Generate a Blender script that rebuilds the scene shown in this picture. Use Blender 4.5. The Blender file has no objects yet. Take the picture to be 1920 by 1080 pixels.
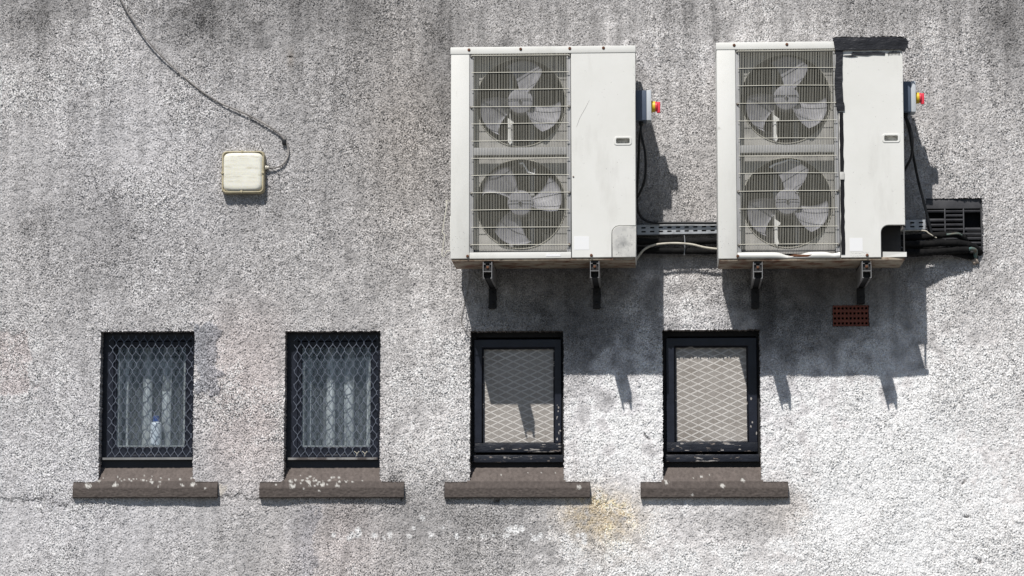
import bpy, bmesh, math, random
import numpy as np
from mathutils import Vector, Matrix

random.seed(7)
RNG = np.random.default_rng(11)
scene = bpy.context.scene
COL = scene.collection

# ------------------------------------------------------------------ camera, sky, sun, exposure
F_PX, DIST, EYE = 5300.0, 16.0, 1.6
PITCH, YAW = math.radians(6.98), math.radians(-3.0)
cam_d = bpy.data.cameras.new('camera')
cam = bpy.data.objects.new('camera', cam_d)
COL.objects.link(cam)
cam.location = (0, -DIST, EYE)
fwd = Vector((math.sin(YAW) * math.cos(PITCH), math.cos(YAW) * math.cos(PITCH), math.sin(PITCH)))
cam.rotation_euler = fwd.to_track_quat('-Z', 'Y').to_euler()
cam_d.sensor_width = 36.0
cam_d.lens = F_PX / 1920 * 36.0
cam_d.clip_end = 2000
scene.camera = cam

SUN = Vector((-0.34, -1.0, 1.37)).normalized()          # towards the sun
elev = math.asin(SUN.z)
world = bpy.data.worlds.new('World')
scene.world = world
world.use_nodes = True
wn = world.node_tree.nodes
sky = wn.new('ShaderNodeTexSky')
sky.sky_type = 'NISHITA'
sky.sun_disc = False
sky.sun_elevation = elev
sky.sun_rotation = math.atan2(SUN.x, SUN.y)
sky.air_density = 1.0
sky.dust_density = 0.6
world.node_tree.links.new(sky.outputs[0], wn['Background'].inputs[0])
wn['Background'].inputs[1].default_value = 0.07
sl = bpy.data.lights.new('sun', 'SUN')
sl.energy = 5.0
sl.angle = math.radians(0.5)
sl.color = (1.0, 0.965, 0.92)
sun = bpy.data.objects.new('sun', sl)
COL.objects.link(sun)
sun.rotation_euler = (-SUN).to_track_quat('-Z', 'Y').to_euler()
vs = scene.view_settings
vs.view_transform = 'Standard'
vs.look = 'None'
vs.gamma = 1.0
vs.use_curve_mapping = False
vs.exposure = -0.05

# ------------------------------------------------------------------ helpers
RIGHT = Vector((math.cos(YAW), -math.sin(YAW), 0))
UP = RIGHT.cross(fwd)
CAM = Vector((0, -DIST, EYE))


def P(px, py, y=0.0):
    """Point where the sight line of a photo pixel meets the plane Y = y."""
    d = RIGHT * ((px - 960) / F_PX) + UP * (-(py - 540) / F_PX) + fwd
    return CAM + d * ((y - CAM.y) / d.y)


def tag(o, label=None, cat=None, group=None, kind=None):
    if label: o['label'] = label
    if cat: o['category'] = cat
    if group: o['group'] = group
    if kind: o['kind'] = kind
    return o


def empty(name, loc, label, cat, group=None):
    o = bpy.data.objects.new(name, None)
    o.location = loc
    o.empty_display_size = 0.1
    COL.objects.link(o)
    return tag(o, label, cat, group)


def link(name, me, mat, parent=None):
    """Mesh given in world coordinates; under a parent it stays where it is."""
    o = bpy.data.objects.new(name, me)
    COL.objects.link(o)
    if mat is not None and not me.materials:
        me.materials.append(mat)
    if parent is not None:
        o.parent = parent
        if parent.parent is None:
            o.matrix_parent_inverse = Matrix.Translation(-parent.location)
    return o


def raw(verts, faces, smooth=False):
    me = bpy.data.meshes.new('mesh')
    me.from_pydata([tuple(v) for v in verts], [], faces)
    if smooth:
        me.polygons.foreach_set('use_smooth', [True] * len(me.polygons))
    me.update()
    return me


def bm_mesh(bm, smooth_angle=None):
    bmesh.ops.recalc_face_normals(bm, faces=bm.faces)
    me = bpy.data.meshes.new('mesh')
    if smooth_angle is not None:
        for f in bm.faces: f.smooth = True
        for e in bm.edges:
            if len(e.link_faces) == 2 and e.calc_face_angle() > smooth_angle:
                e.smooth = False
    bm.to_mesh(me)
    bm.free()
    return me


def add_box(bm, a, b, rot=None, piv=None):
    x0, y0, z0 = a; x1, y1, z1 = b
    vs_ = [bm.verts.new(v) for v in ((x0, y0, z0), (x1, y0, z0), (x1, y1, z0), (x0, y1, z0),
                                     (x0, y0, z1), (x1, y0, z1), (x1, y1, z1), (x0, y1, z1))]
    for q in ((0, 3, 2, 1), (4, 5, 6, 7), (0, 1, 5, 4), (1, 2, 6, 5), (2, 3, 7, 6), (3, 0, 4, 7)):
        bm.faces.new([vs_[i] for i in q])
    if rot is not None:
        bmesh.ops.rotate(bm, verts=vs_, cent=piv, matrix=rot)
    return vs_


def box(a, b, bevel=0.0, seg=2, rot=None, piv=None):
    bm = bmesh.new()
    a2 = [min(p, q) for p, q in zip(a, b)]; b2 = [max(p, q) for p, q in zip(a, b)]
    add_box(bm, a2, b2, rot, piv)
    if bevel:
        bmesh.ops.bevel(bm, geom=list(bm.edges), offset=bevel, segments=seg, affect='EDGES', profile=0.6)
    return bm_mesh(bm, math.radians(40))


def plate(outer, holes, y0, y1, bevel=0.0):
    """A sheet in the X-Z plane between y0 (front) and y1, with holes cut through it."""
    cu = bpy.data.curves.new('c', 'CURVE')
    cu.dimensions = '2D'
    cu.fill_mode = 'BOTH'
    t = (y1 - y0) / 2
    cu.extrude = max(t - bevel, 0.0)
    cu.bevel_depth = bevel
    cu.bevel_resolution = 1
    cu.offset = -bevel
    for pts in [outer] + list(holes):
        sp = cu.splines.new('POLY')
        sp.points.add(len(pts) - 1)
        for q, (x, z) in zip(sp.points, pts):
            q.co = (x, z, 0, 1)
        sp.use_cyclic_u = True
    o = bpy.data.objects.new('tmp', cu)
    me = bpy.data.meshes.new_from_object(o)
    bpy.data.objects.remove(o)
    ym = (y0 + y1) / 2
    n = len(me.vertices)
    co = np.empty(n * 3); me.vertices.foreach_get('co', co); co = co.reshape(-1, 3)
    out = np.stack([co[:, 0], ym - co[:, 2], co[:, 1]], 1)
    me.vertices.foreach_set('co', out.ravel())
    me.update()
    return me


def rect(x0, z0, x1, z1):
    return [(x0, z0), (x1, z0), (x1, z1), (x0, z1)]


def rrect(x0, z0, x1, z1, r, n=5):
    pts = []
    for cx, cz, a0 in ((x1 - r, z0 + r, -90), (x1 - r, z1 - r, 0), (x0 + r, z1 - r, 90), (x0 + r, z0 + r, 180)):
        for i in range(n + 1):
            a = math.radians(a0 + 90 * i / n)
            pts.append((cx + r * math.cos(a), cz + r * math.sin(a)))
    return pts


def circle(cx, cz, r, n=48):
    return [(cx + r * math.cos(2 * math.pi * i / n), cz + r * math.sin(2 * math.pi * i / n)) for i in range(n)]


def tube(pts, r, res=3, smooth_path=True, per=8):
    """Round tube through 3-D points (Catmull-Rom when smooth_path)."""
    pts = [Vector(p) for p in pts]
    if smooth_path and len(pts) > 2:
        q = [pts[0] * 2 - pts[1]] + pts + [pts[-1] * 2 - pts[-2]]
        path = []
        for i in range(1, len(q) - 2):
            for k in range(per):
                t = k / per
                a, b, c, d = q[i - 1], q[i], q[i + 1], q[i + 2]
                path.append(0.5 * ((2 * b) + (c - a) * t + (2 * a - 5 * b + 4 * c - d) * t * t + (3 * b - a - 3 * c + d) * t ** 3))
        path.append(pts[-1])
    else:
        path = pts
    cu = bpy.data.curves.new('c', 'CURVE')
    cu.dimensions = '3D'
    cu.bevel_depth = r
    cu.bevel_resolution = res
    cu.use_fill_caps = True
    sp = cu.splines.new('POLY')
    sp.points.add(len(path) - 1)
    for p_, v in zip(sp.points, path):
        p_.co = (*v, 1)
    o = bpy.data.objects.new('tmp', cu)
    me = bpy.data.meshes.new_from_object(o)
    bpy.data.objects.remove(o)
    me.polygons.foreach_set('use_smooth', [True] * len(me.polygons))
    return me


def rod(bm, a, b, r, n=6):
    a, b = Vector(a), Vector(b)
    d = (b - a).normalized()
    u = d.orthogonal().normalized(); w = d.cross(u)
    ra = [bm.verts.new(a + (u * math.cos(2 * math.pi * i / n) + w * math.sin(2 * math.pi * i / n)) * r) for i in range(n)]
    rb = [bm.verts.new(b + (u * math.cos(2 * math.pi * i / n) + w * math.sin(2 * math.pi * i / n)) * r) for i in range(n)]
    for i in range(n):
        f = bm.faces.new((ra[i], ra[(i + 1) % n], rb[(i + 1) % n], rb[i])); f.smooth = True
    for cap in (bm.faces.new(ra[::-1]), bm.faces.new(rb)):
        for e in cap.edges: e.smooth = False


def lathe(profile, origin, axis, n=24, smooth=35, ring=False):
    """profile of (radius, height) turned about the axis through origin."""
    axis = Vector(axis).normalized(); u = axis.orthogonal().normalized(); w = axis.cross(u)
    bm = bmesh.new(); rings = []
    for r, h in profile:
        c = Vector(origin) + axis * h
        rings.append([bm.verts.new(c + (u * math.cos(2 * math.pi * i / n) + w * math.sin(2 * math.pi * i / n)) * max(r, 1e-5)) for i in range(n)])
    for A, B in zip(rings, rings[1:]):
        for i in range(n):
            bm.faces.new((A[i], A[(i + 1) % n], B[(i + 1) % n], B[i]))
    if ring:
        for i in range(n): bm.faces.new((rings[-1][i], rings[-1][(i + 1) % n], rings[0][(i + 1) % n], rings[0][i]))
    else:
        bm.faces.new(rings[0][::-1]); bm.faces.new(rings[-1])
    return bm_mesh(bm, math.radians(smooth))


# ------------------------------------------------------------------ materials
def ramp(nt, fac, stops):
    n = nt.nodes.new('ShaderNodeValToRGB')
    while len(n.color_ramp.elements) < len(stops): n.color_ramp.elements.new(0.5)
    for e, (p, c) in zip(n.color_ramp.elements, stops):
        e.position = p
        e.color = (c, c, c, 1) if not isinstance(c, tuple) else (*c, 1)
    nt.links.new(fac, n.inputs[0])
    return n.outputs[0]


def noise(nt, scale, detail=4, rough=0.6, stretch=None, coord=None):
    if coord is None:
        coord = nt.nodes.new('ShaderNodeTexCoord').outputs['Object']
    if stretch:
        mp = nt.nodes.new('ShaderNodeMapping')
        mp.inputs['Scale'].default_value = stretch
        nt.links.new(coord, mp.inputs[0]); coord = mp.outputs[0]
    n = nt.nodes.new('ShaderNodeTexNoise')
    n.inputs['Scale'].default_value = scale
    n.inputs['Detail'].default_value = detail
    n.inputs['Roughness'].default_value = rough
    nt.links.new(coord, n.inputs['Vector'])
    return n.outputs['Fac']


def mixc(nt, fac, a, b):
    m = nt.nodes.new('ShaderNodeMix'); m.data_type = 'RGBA'
    if isinstance(fac, (int, float)): m.inputs[0].default_value = fac
    else: nt.links.new(fac, m.inputs[0])
    for s, v in ((6, a), (7, b)):
        if isinstance(v, tuple): m.inputs[s].default_value = (*v, 1)
        else: nt.links.new(v, m.inputs[s])
    return m.outputs[2]


def material(name, base, rough=0.5, metal=0.0, var=None, var_scale=6, layers=(), bump=None, spec=0.5, sss=0.0):
    """base colour, large-scale variation to `var`, then layers (colour, scale, lo, hi, stretch) laid on by noise."""
    m = bpy.data.materials.new(name); m.use_nodes = True
    nt = m.node_tree; b = nt.nodes['Principled BSDF']
    b.inputs['Roughness'].default_value = rough
    b.inputs['Metallic'].default_value = metal
    b.inputs['Specular IOR Level'].default_value = spec
    c = base
    if var is not None:
        c = mixc(nt, ramp(nt, noise(nt, var_scale), [(0.35, 0.0), (0.65, 1.0)]), base, var)
    for lay in layers:
        colr, sc, lo, hi = lay[:4]
        f = ramp(nt, noise(nt, sc, 6, 0.65, lay[4] if len(lay) > 4 else None), [(lo, 0.0), (hi, 1.0)])
        c = mixc(nt, f, c, colr)
    if isinstance(c, tuple): b.inputs['Base Color'].default_value = (*c, 1)
    else: nt.links.new(c, b.inputs['Base Color'])
    if bump:
        sc, strength, dist = bump[:3]
        bn = nt.nodes.new('ShaderNodeBump')
        bn.inputs['Strength'].default_value = strength
        bn.inputs['Distance'].default_value = dist
        nt.links.new(noise(nt, sc, 5, 0.6, bump[3] if len(bump) > 3 else None), bn.inputs['Height'])
        nt.links.new(bn.outputs[0], b.inputs['Normal'])
    if sss:
        b.inputs['Subsurface Weight'].default_value = sss
        b.inputs['Subsurface Radius'].default_value = (0.02, 0.018, 0.012)
    return m


def attr_material(name, rough, grain, gscale, bump):
    m = bpy.data.materials.new(name); m.use_nodes = True
    nt = m.node_tree; b = nt.nodes['Principled BSDF']
    at = nt.nodes.new('ShaderNodeAttribute'); at.attribute_name = 'tone'
    n1 = ramp(nt, noise(nt, gscale, 3, 0.7), [(0.3, 1 - grain), (0.7, 1 + grain * 0.6)])
    mu = nt.nodes.new('ShaderNodeMix'); mu.data_type = 'RGBA'; mu.blend_type = 'MULTIPLY'
    mu.inputs[0].default_value = 1.0
    nt.links.new(at.outputs['Color'], mu.inputs[6]); nt.links.new(n1, mu.inputs[7])
    nt.links.new(mu.outputs[2], b.inputs['Base Color'])
    b.inputs['Roughness'].default_value = rough
    b.inputs['Specular IOR Level'].default_value = 0.25
    bn = nt.nodes.new('ShaderNodeBump')
    bn.inputs['Strength'].default_value = bump[1]; bn.inputs['Distance'].default_value = bump[2]
    nt.links.new(noise(nt, bump[0], 4, 0.65), bn.inputs['Height'])
    nt.links.new(bn.outputs[0], b.inputs['Normal'])
    return m


M = {}
M['render'] = attr_material('roughcast', 0.9, 0.38, 165, (240, 0.6, 0.003))
M['sill'] = attr_material('sandstone', 0.92, 0.22, 90, (220, 0.5, 0.002))
M['panel'] = material('cream_enamel', (0.745, 0.74, 0.705), 0.42, var=(0.71, 0.705, 0.665), var_scale=4,
                      layers=[((0.58, 0.57, 0.53), 5, 0.54, 0.80, (1, 1, 0.25)), ((0.42, 0.41, 0.38), 11, 0.64, 0.78), ((0.26, 0.24, 0.21), 75, 0.70, 0.74)],
                      bump=(5, 0.12, 0.01))
M['panel_old'] = material('dirty_enamel', (0.62, 0.61, 0.57), 0.6, var=(0.52, 0.515, 0.49), var_scale=14,
                          layers=[((0.30, 0.30, 0.29), 13, 0.46, 0.70), ((0.17, 0.17, 0.165), 70, 0.60, 0.68)])
M['guard'] = material('guard_wire', (0.62, 0.60, 0.52), 0.45, var=(0.55, 0.53, 0.45), var_scale=9,
                      layers=[((0.22, 0.09, 0.035), 7, 0.68, 0.74)])
M['rail'] = material('grey_steel', (0.36, 0.36, 0.365), 0.5, 0.0, var=(0.30, 0.30, 0.30), var_scale=12,
                     layers=[((0.12, 0.115, 0.11), 25, 0.62, 0.7)])
M['shroud'] = material('shroud_plastic', (0.36, 0.35, 0.33), 0.6, var=(0.24, 0.235, 0.225), var_scale=8,
                       layers=[((0.10, 0.10, 0.10), 6, 0.55, 0.75)])
M['fan'] = material('fan_plastic', (0.235, 0.235, 0.26), 0.55, var=(0.17, 0.17, 0.19), var_scale=30,
                    layers=[((0.10, 0.10, 0.105), 50, 0.6, 0.7)])
M['coil'] = material('coil_fins', (0.012, 0.012, 0.013), 0.6, var=(0.03, 0.03, 0.033), var_scale=6)
M['inner'] = material('inner_plate', (0.035, 0.035, 0.037), 0.8, var=(0.06, 0.06, 0.06))
M['pan'] = material('rusty_pan', (0.40, 0.35, 0.27), 0.7, var=(0.28, 0.22, 0.16), var_scale=8,
                    layers=[((0.14, 0.055, 0.025), 9, 0.46, 0.62), ((0.06, 0.045, 0.04), 20, 0.6, 0.7)])
M['scuff'] = material('scuff', (0.34, 0.33, 0.31), 0.8)
M['rust'] = material('rust', (0.16, 0.065, 0.03), 0.9, var=(0.09, 0.04, 0.022), var_scale=80)
M['screw'] = material('screw_steel', (0.30, 0.29, 0.27), 0.5, 0.6, layers=[((0.14, 0.07, 0.035), 60, 0.5, 0.6)])
M['sticker'] = material('white_sticker', (0.80, 0.80, 0.80), 0.5)
M['pencil'] = material('pencil_mark', (0.42, 0.42, 0.41), 0.8)
M['black_gap'] = material('shadow_gap_seal', (0.012, 0.012, 0.014), 0.8, spec=0.15)
M['tape'] = material('black_tape', (0.010, 0.010, 0.013), 0.38, var=(0.022, 0.022, 0.026), var_scale=12, bump=(8, 0.45, 0.02, (1, 1, 2.2)), spec=0.4)
M['alu'] = material('aluminium', (0.34, 0.335, 0.33), 0.45, 0.55, var=(0.25, 0.245, 0.24), var_scale=15,
                    layers=[((0.10, 0.08, 0.06), 20, 0.58, 0.7)])
M['rail_dark'] = material('dark_rail', (0.022, 0.022, 0.024), 0.6, 0.0, var=(0.012, 0.012, 0.013), var_scale=20, spec=0.3)
M['rubber'] = material('rubber', (0.02, 0.02, 0.021), 0.7)
M['iso_body'] = material('slate_plastic', (0.085, 0.11, 0.155), 0.45, var=(0.07, 0.09, 0.13))
M['iso_lid'] = material('pale_plastic', (0.50, 0.53, 0.56), 0.45)
M['yellow'] = material('yellow_plastic', (0.72, 0.50, 0.03), 0.4)
M['red'] = material('red_plastic', (0.75, 0.045, 0.075), 0.4)
M['cable'] = material('black_cable', (0.012, 0.013, 0.015), 0.45, spec=0.3)
M['cable_grey'] = material('grey_cable', (0.34, 0.32, 0.30), 0.6, var=(0.15, 0.14, 0.135), var_scale=10)
M['cable_white'] = material('white_cable', (0.58, 0.55, 0.46), 0.5, var=(0.42, 0.39, 0.33), var_scale=18)
M['galv'] = material('galvanised', (0.42, 0.44, 0.46), 0.5, 0.35, var=(0.30, 0.315, 0.33), var_scale=22,
                     layers=[((0.16, 0.13, 0.11), 16, 0.6, 0.72)])
M['foam'] = material('pipe_foam', (0.006, 0.006, 0.0065), 0.85, var=(0.013, 0.0125, 0.0125), var_scale=22, bump=(55, 0.7, 0.006), spec=0.15)
M['copper'] = material('verdigris', (0.10, 0.20, 0.19), 0.7, 0.2, var=(0.16, 0.12, 0.09), var_scale=40)
M['mortar'] = material('foam_blob', (0.48, 0.42, 0.36), 0.9, var=(0.35, 0.28, 0.23), var_scale=60, bump=(80, 0.6, 0.006))
M['vent'] = material('vent_plastic', (0.045, 0.045, 0.05), 0.5, var=(0.07, 0.07, 0.075), var_scale=14, spec=0.35)
M['terracotta'] = material('terracotta', (0.21, 0.062, 0.04), 0.85, var=(0.14, 0.045, 0.032), var_scale=28, bump=(120, 0.5, 0.002))
M['lamp_base'] = material('yellowed_plastic', (0.52, 0.46, 0.31), 0.5, var=(0.36, 0.31, 0.20), var_scale=25)
M['lamp_lens'] = material('lamp_lens', (0.78, 0.77, 0.69), 0.35, var=(0.74, 0.72, 0.62), var_scale=10,
                          layers=[((0.52, 0.49, 0.38), 9, 0.52, 0.72, (1, 1, 5))], bump=(60, 0.15, 0.003, (0.05, 0.05, 1)), sss=0.2)
M['paint'] = material('navy_black_paint', (0.008, 0.010, 0.018), 0.38, var=(0.014, 0.017, 0.028), var_scale=12, spec=0.35, bump=(70, 0.4, 0.002, (0.3, 1, 1)))
M['paint_worn'] = material('peeling_paint', (0.008, 0.010, 0.016), 0.45, var=(0.014, 0.017, 0.026), var_scale=12, spec=0.35,
                           layers=[((0.33, 0.31, 0.29), 16, 0.615, 0.63, (0.4, 1, 2.2)), ((0.20, 0.17, 0.15), 34, 0.62, 0.64, (0.5, 1, 1.8))],
                           bump=(45, 0.9, 0.004, (0.4, 1, 1)))
M['bare'] = material('bare_wood', (0.36, 0.345, 0.33), 0.8, var=(0.26, 0.245, 0.23), var_scale=40)
M['frame_gap'] = material('black_timber', (0.009, 0.009, 0.010), 0.8)  # near-black outer frame showing around the sashes
M['mesh'] = material('expanded_metal', (0.17, 0.19, 0.235), 0.5, 0.25, var=(0.10, 0.115, 0.15), var_scale=10,
                     layers=[((0.26, 0.22, 0.18), 8, 0.70, 0.76)])
M['bar'] = material('steel_angle', (0.30, 0.29, 0.28), 0.5, 0.3, layers=[((0.10, 0.085, 0.08), 14, 0.45, 0.6)])
M['obscure'] = material('obscure_glass', (0.35, 0.325, 0.30), 0.3, var=(0.29, 0.265, 0.24), var_scale=5,
                        layers=[((0.20, 0.175, 0.15), 4, 0.52, 0.72), ((0.50, 0.47, 0.43), 260, 0.58, 0.68), ((0.18, 0.165, 0.15), 230, 0.58, 0.68)], bump=(160, 0.7, 0.003))
M['lattice'] = material('glass_lattice', (0.56, 0.535, 0.505), 0.35, var=(0.46, 0.435, 0.405), var_scale=7)
M['curtain'] = material('net_curtain', (0.82, 0.82, 0.78), 0.9, var=(0.74, 0.75, 0.71), var_scale=8,
                        layers=[((0.45, 0.47, 0.46), 120, 0.5, 0.7, (1, 1, 0.03))])
def sheer(m, lo, hi):
    """let light through between the threads"""
    n = m.node_tree
    t = n.nodes.new('ShaderNodeBsdfTransparent'); x = n.nodes.new('ShaderNodeMixShader')
    n.links.new(ramp(n, noise(n, 150, 3, 0.6, (1, 1, 0.02)), [(0.34, lo), (0.70, hi)]), x.inputs[0])
    n.links.new(t.outputs[0], x.inputs[1]); n.links.new(n.nodes['Principled BSDF'].outputs[0], x.inputs[2])
    n.links.new(x.outputs[0], n.nodes['Material Output'].inputs[0])


M['pleat'] = M['curtain'].copy(); M['pleat'].name = 'gathered_net'
sheer(M['curtain'], 0.01, 0.22)
sheer(M['pleat'], 0.35, 0.80)
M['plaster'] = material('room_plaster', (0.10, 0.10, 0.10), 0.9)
M['board'] = material('inner_board', (0.34, 0.34, 0.31), 0.7)
M['bottle'] = material('white_bottle', (0.72, 0.74, 0.74), 0.35)
M['cap'] = material('blue_cap', (0.03, 0.08, 0.32), 0.4)
M['ground'] = material('paving', (0.11, 0.108, 0.105), 0.9, var=(0.08, 0.078, 0.075), var_scale=0.6, bump=(30, 0.4, 0.01))
gm = bpy.data.materials.new('window_glass'); gm.use_nodes = True
nt = gm.node_tree; nt.nodes.remove(nt.nodes['Principled BSDF'])
tr = nt.nodes.new('ShaderNodeBsdfTransparent')
nt.links.new(mixc(nt, ramp(nt, noise(nt, 9, 5, 0.6, (1, 1, 0.5)), [(0.3, 0.0), (0.75, 1.0)]), (0.94, 0.96, 0.98), (0.85, 0.88, 0.91)), tr.inputs[0])
gl = nt.nodes.new('ShaderNodeBsdfGlossy'); gl.inputs['Roughness'].default_value = 0.04
gl.inputs['Color'].default_value = (0.85, 0.9, 1, 1)
fr = nt.nodes.new('ShaderNodeFresnel'); fr.inputs[0].default_value = 1.5
ms = nt.nodes.new('ShaderNodeMixShader')
ge = nt.nodes.new('ShaderNodeNewGeometry')
mb_ = nt.nodes.new('ShaderNodeMath'); mb_.operation = 'SUBTRACT'; mb_.inputs[0].default_value = 1.0; mb_.use_clamp = True
nt.links.new(ge.outputs['Backfacing'], mb_.inputs[1])
mf_ = nt.nodes.new('ShaderNodeMath'); mf_.operation = 'MULTIPLY'; mf_.use_clamp = True
nt.links.new(fr.outputs[0], mf_.inputs[0]); nt.links.new(mb_.outputs[0], mf_.inputs[1])
nt.links.new(mf_.outputs[0], ms.inputs[0]); nt.links.new(tr.outputs[0], ms.inputs[1]); nt.links.new(gl.outputs[0], ms.inputs[2])
df_ = nt.nodes.new('ShaderNodeBsdfDiffuse'); df_.inputs[0].default_value = (0.37, 0.46, 0.56, 1)   # film of dust
md_ = nt.nodes.new('ShaderNodeMixShader')
nt.links.new(ramp(nt, noise(nt, 7, 5, 0.65, (1, 1, 0.3)), [(0.3, 0.025), (0.75, 0.085)]), md_.inputs[0])
nt.links.new(ms.outputs[0], md_.inputs[1]); nt.links.new(df_.outputs[0], md_.inputs[2])
nt.links.new(md_.outputs[0], nt.nodes['Material Output'].inputs[0])
M['glass'] = gm

# ------------------------------------------------------------------ ground
bm = bmesh.new()
bmesh.ops.create_grid(bm, x_segments=8, y_segments=8, size=300)
tag(link('ground', bm_mesh(bm), M['ground']), kind='structure')

# ------------------------------------------------------------------ the building: wall as a real relief of roughcast
building = empty('building', (0, 0, 0), 'stained grey roughcast building wall with four small dark windows', 'building')

WX0, WX1, WZ0, WZ1, STEP = -4.15, 2.42, 1.66, 5.50, 0.0048
nx = int((WX1 - WX0) / STEP) + 1
nz = int((WZ1 - WZ0) / STEP) + 1
gx = WX0 + np.arange(nx) * STEP
gz = WZ0 + np.arange(nz) * STEP
X, Z = np.meshgrid(gx, gz)
# photo position of each wall point (used only to lay out stains on the wall)
_dx, _dy, _dz = X - CAM.x, 0 * X - CAM.y, Z - CAM.z
_c = _dx * fwd.x + _dy * fwd.y + _dz * fwd.z
U = 960 + F_PX * (_dx * RIGHT.x + _dy * RIGHT.y) / _c
V = 540 - F_PX * (_dx * UP.x + _dy * UP.y + _dz * UP.z) / _c
fx = np.fft.fftfreq(nx, STEP)[None, :]; fz = np.fft.fftfreq(nz, STEP)[:, None]


def field(wl, wl2=None, sx=1.0, sz=1.0):
    """Smooth random field, zero mean and unit deviation; wl = feature size in metres, band-passed when wl2 is given."""
    w = np.fft.fft2(RNG.standard_normal((nz, nx)))
    k2 = (fx * sx) ** 2 + (fz * sz) ** 2
    f = np.exp(-k2 * wl * wl * 2.0)
    if wl2: f = f - np.exp(-k2 * wl2 * wl2 * 2.0)
    o = np.real(np.fft.ifft2(w * f))
    return (o - o.mean()) / o.std()


def gauss(cx, cy, rx, ry, p=2.0):
    return np.exp(-(((np.abs(U - cx) / rx) ** p) + ((np.abs(V - cy) / ry) ** p)))


def step_(a, lo, hi):
    t = np.clip((a - lo) / (hi - lo), 0, 1)
    return t * t * (3 - 2 * t)


n_big, n_mid, n_small = field(0.30), field(0.08), field(0.025)
streak = field(0.05, None, 1.0, 7.0)
runs = field(0.03, None, 1.0, 12.0)
peb = field(0.0030, 0.0070)
peb2 = field(0.006, 0.016)
grit = field(0.0034, 0.009)
grit2 = field(0.008)
lump = field(0.03, 0.09)
zone = 1.0 - 0.30 * np.clip(gauss(1600, 900, 400, 260, 4) + gauss(1160, 820, 110, 130, 4) + 0.7 * gauss(200, 1030, 420, 90, 4), 0, 1) + 0.14 * n_big + 0.10 * n_mid
H = 0.0037 * zone * np.clip(peb, -2.0, 2.6) + 0.0009 * peb2 + 0.0008 * lump + 0.003 * n_big
# older coat below the sills stands a little back; patches of new render stand proud
UW, VW = U + 5 * n_mid + 3 * n_small, V + 4 * n_mid + 3 * n_small
H -= 0.004 * step_(VW, 931, 936) * (1 - step_(U, 480, 560))
patch_a = step_(UW, 362, 366) * (1 - step_(UW, 409, 413)) * step_(VW, 610, 614) * (1 - step_(VW, 734, 738))
patch_b = (1 - step_(UW, 52, 57)) * step_(VW, 618, 624) * (1 - step_(VW, 737, 742))
H += 0.006 * patch_a - 0.004 * patch_b
for hx, hy, hr in ((367, 111, 4), (1801, 900, 6), (1804, 962, 4), (1836, 1052, 4), (937, 942, 8), (757, 938, 5), (540, 105, 3), (1200, 726, 3), (1210, 816, 3)):
    H -= 0.012 * np.exp(-((UW - hx) ** 2 + (VW - hy) ** 2) / (hr * hr))

# tone of the render itself (dirt, damp, bleaching), from a coarse plan
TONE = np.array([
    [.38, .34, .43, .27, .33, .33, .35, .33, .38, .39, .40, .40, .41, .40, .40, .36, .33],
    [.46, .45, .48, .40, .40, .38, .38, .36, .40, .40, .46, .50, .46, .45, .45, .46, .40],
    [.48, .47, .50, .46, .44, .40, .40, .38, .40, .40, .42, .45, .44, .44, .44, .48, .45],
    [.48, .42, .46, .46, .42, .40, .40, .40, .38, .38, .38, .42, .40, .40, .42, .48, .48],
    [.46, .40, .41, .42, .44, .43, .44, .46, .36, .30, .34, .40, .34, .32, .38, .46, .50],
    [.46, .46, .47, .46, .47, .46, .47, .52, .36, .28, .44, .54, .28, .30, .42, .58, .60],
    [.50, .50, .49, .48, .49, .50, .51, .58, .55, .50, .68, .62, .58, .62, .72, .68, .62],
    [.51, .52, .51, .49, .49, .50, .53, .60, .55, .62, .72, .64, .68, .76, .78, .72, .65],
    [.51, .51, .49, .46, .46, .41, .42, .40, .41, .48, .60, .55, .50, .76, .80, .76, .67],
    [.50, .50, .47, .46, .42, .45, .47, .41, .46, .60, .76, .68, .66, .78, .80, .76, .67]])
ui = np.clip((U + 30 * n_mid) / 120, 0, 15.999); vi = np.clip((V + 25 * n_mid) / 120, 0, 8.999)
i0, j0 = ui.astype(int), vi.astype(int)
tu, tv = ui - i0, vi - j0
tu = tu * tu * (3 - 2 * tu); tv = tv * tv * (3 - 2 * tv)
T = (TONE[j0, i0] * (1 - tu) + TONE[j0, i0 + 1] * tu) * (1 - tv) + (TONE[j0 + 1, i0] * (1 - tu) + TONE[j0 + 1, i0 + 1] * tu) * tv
top_ = 1 - step_(V, 20, 420)
T = T * (1 + 0.045 * n_mid + 0.035 * n_big + 0.03 * streak + (0.025 + .04 * top_) * runs + 0.03 * n_small)
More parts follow.
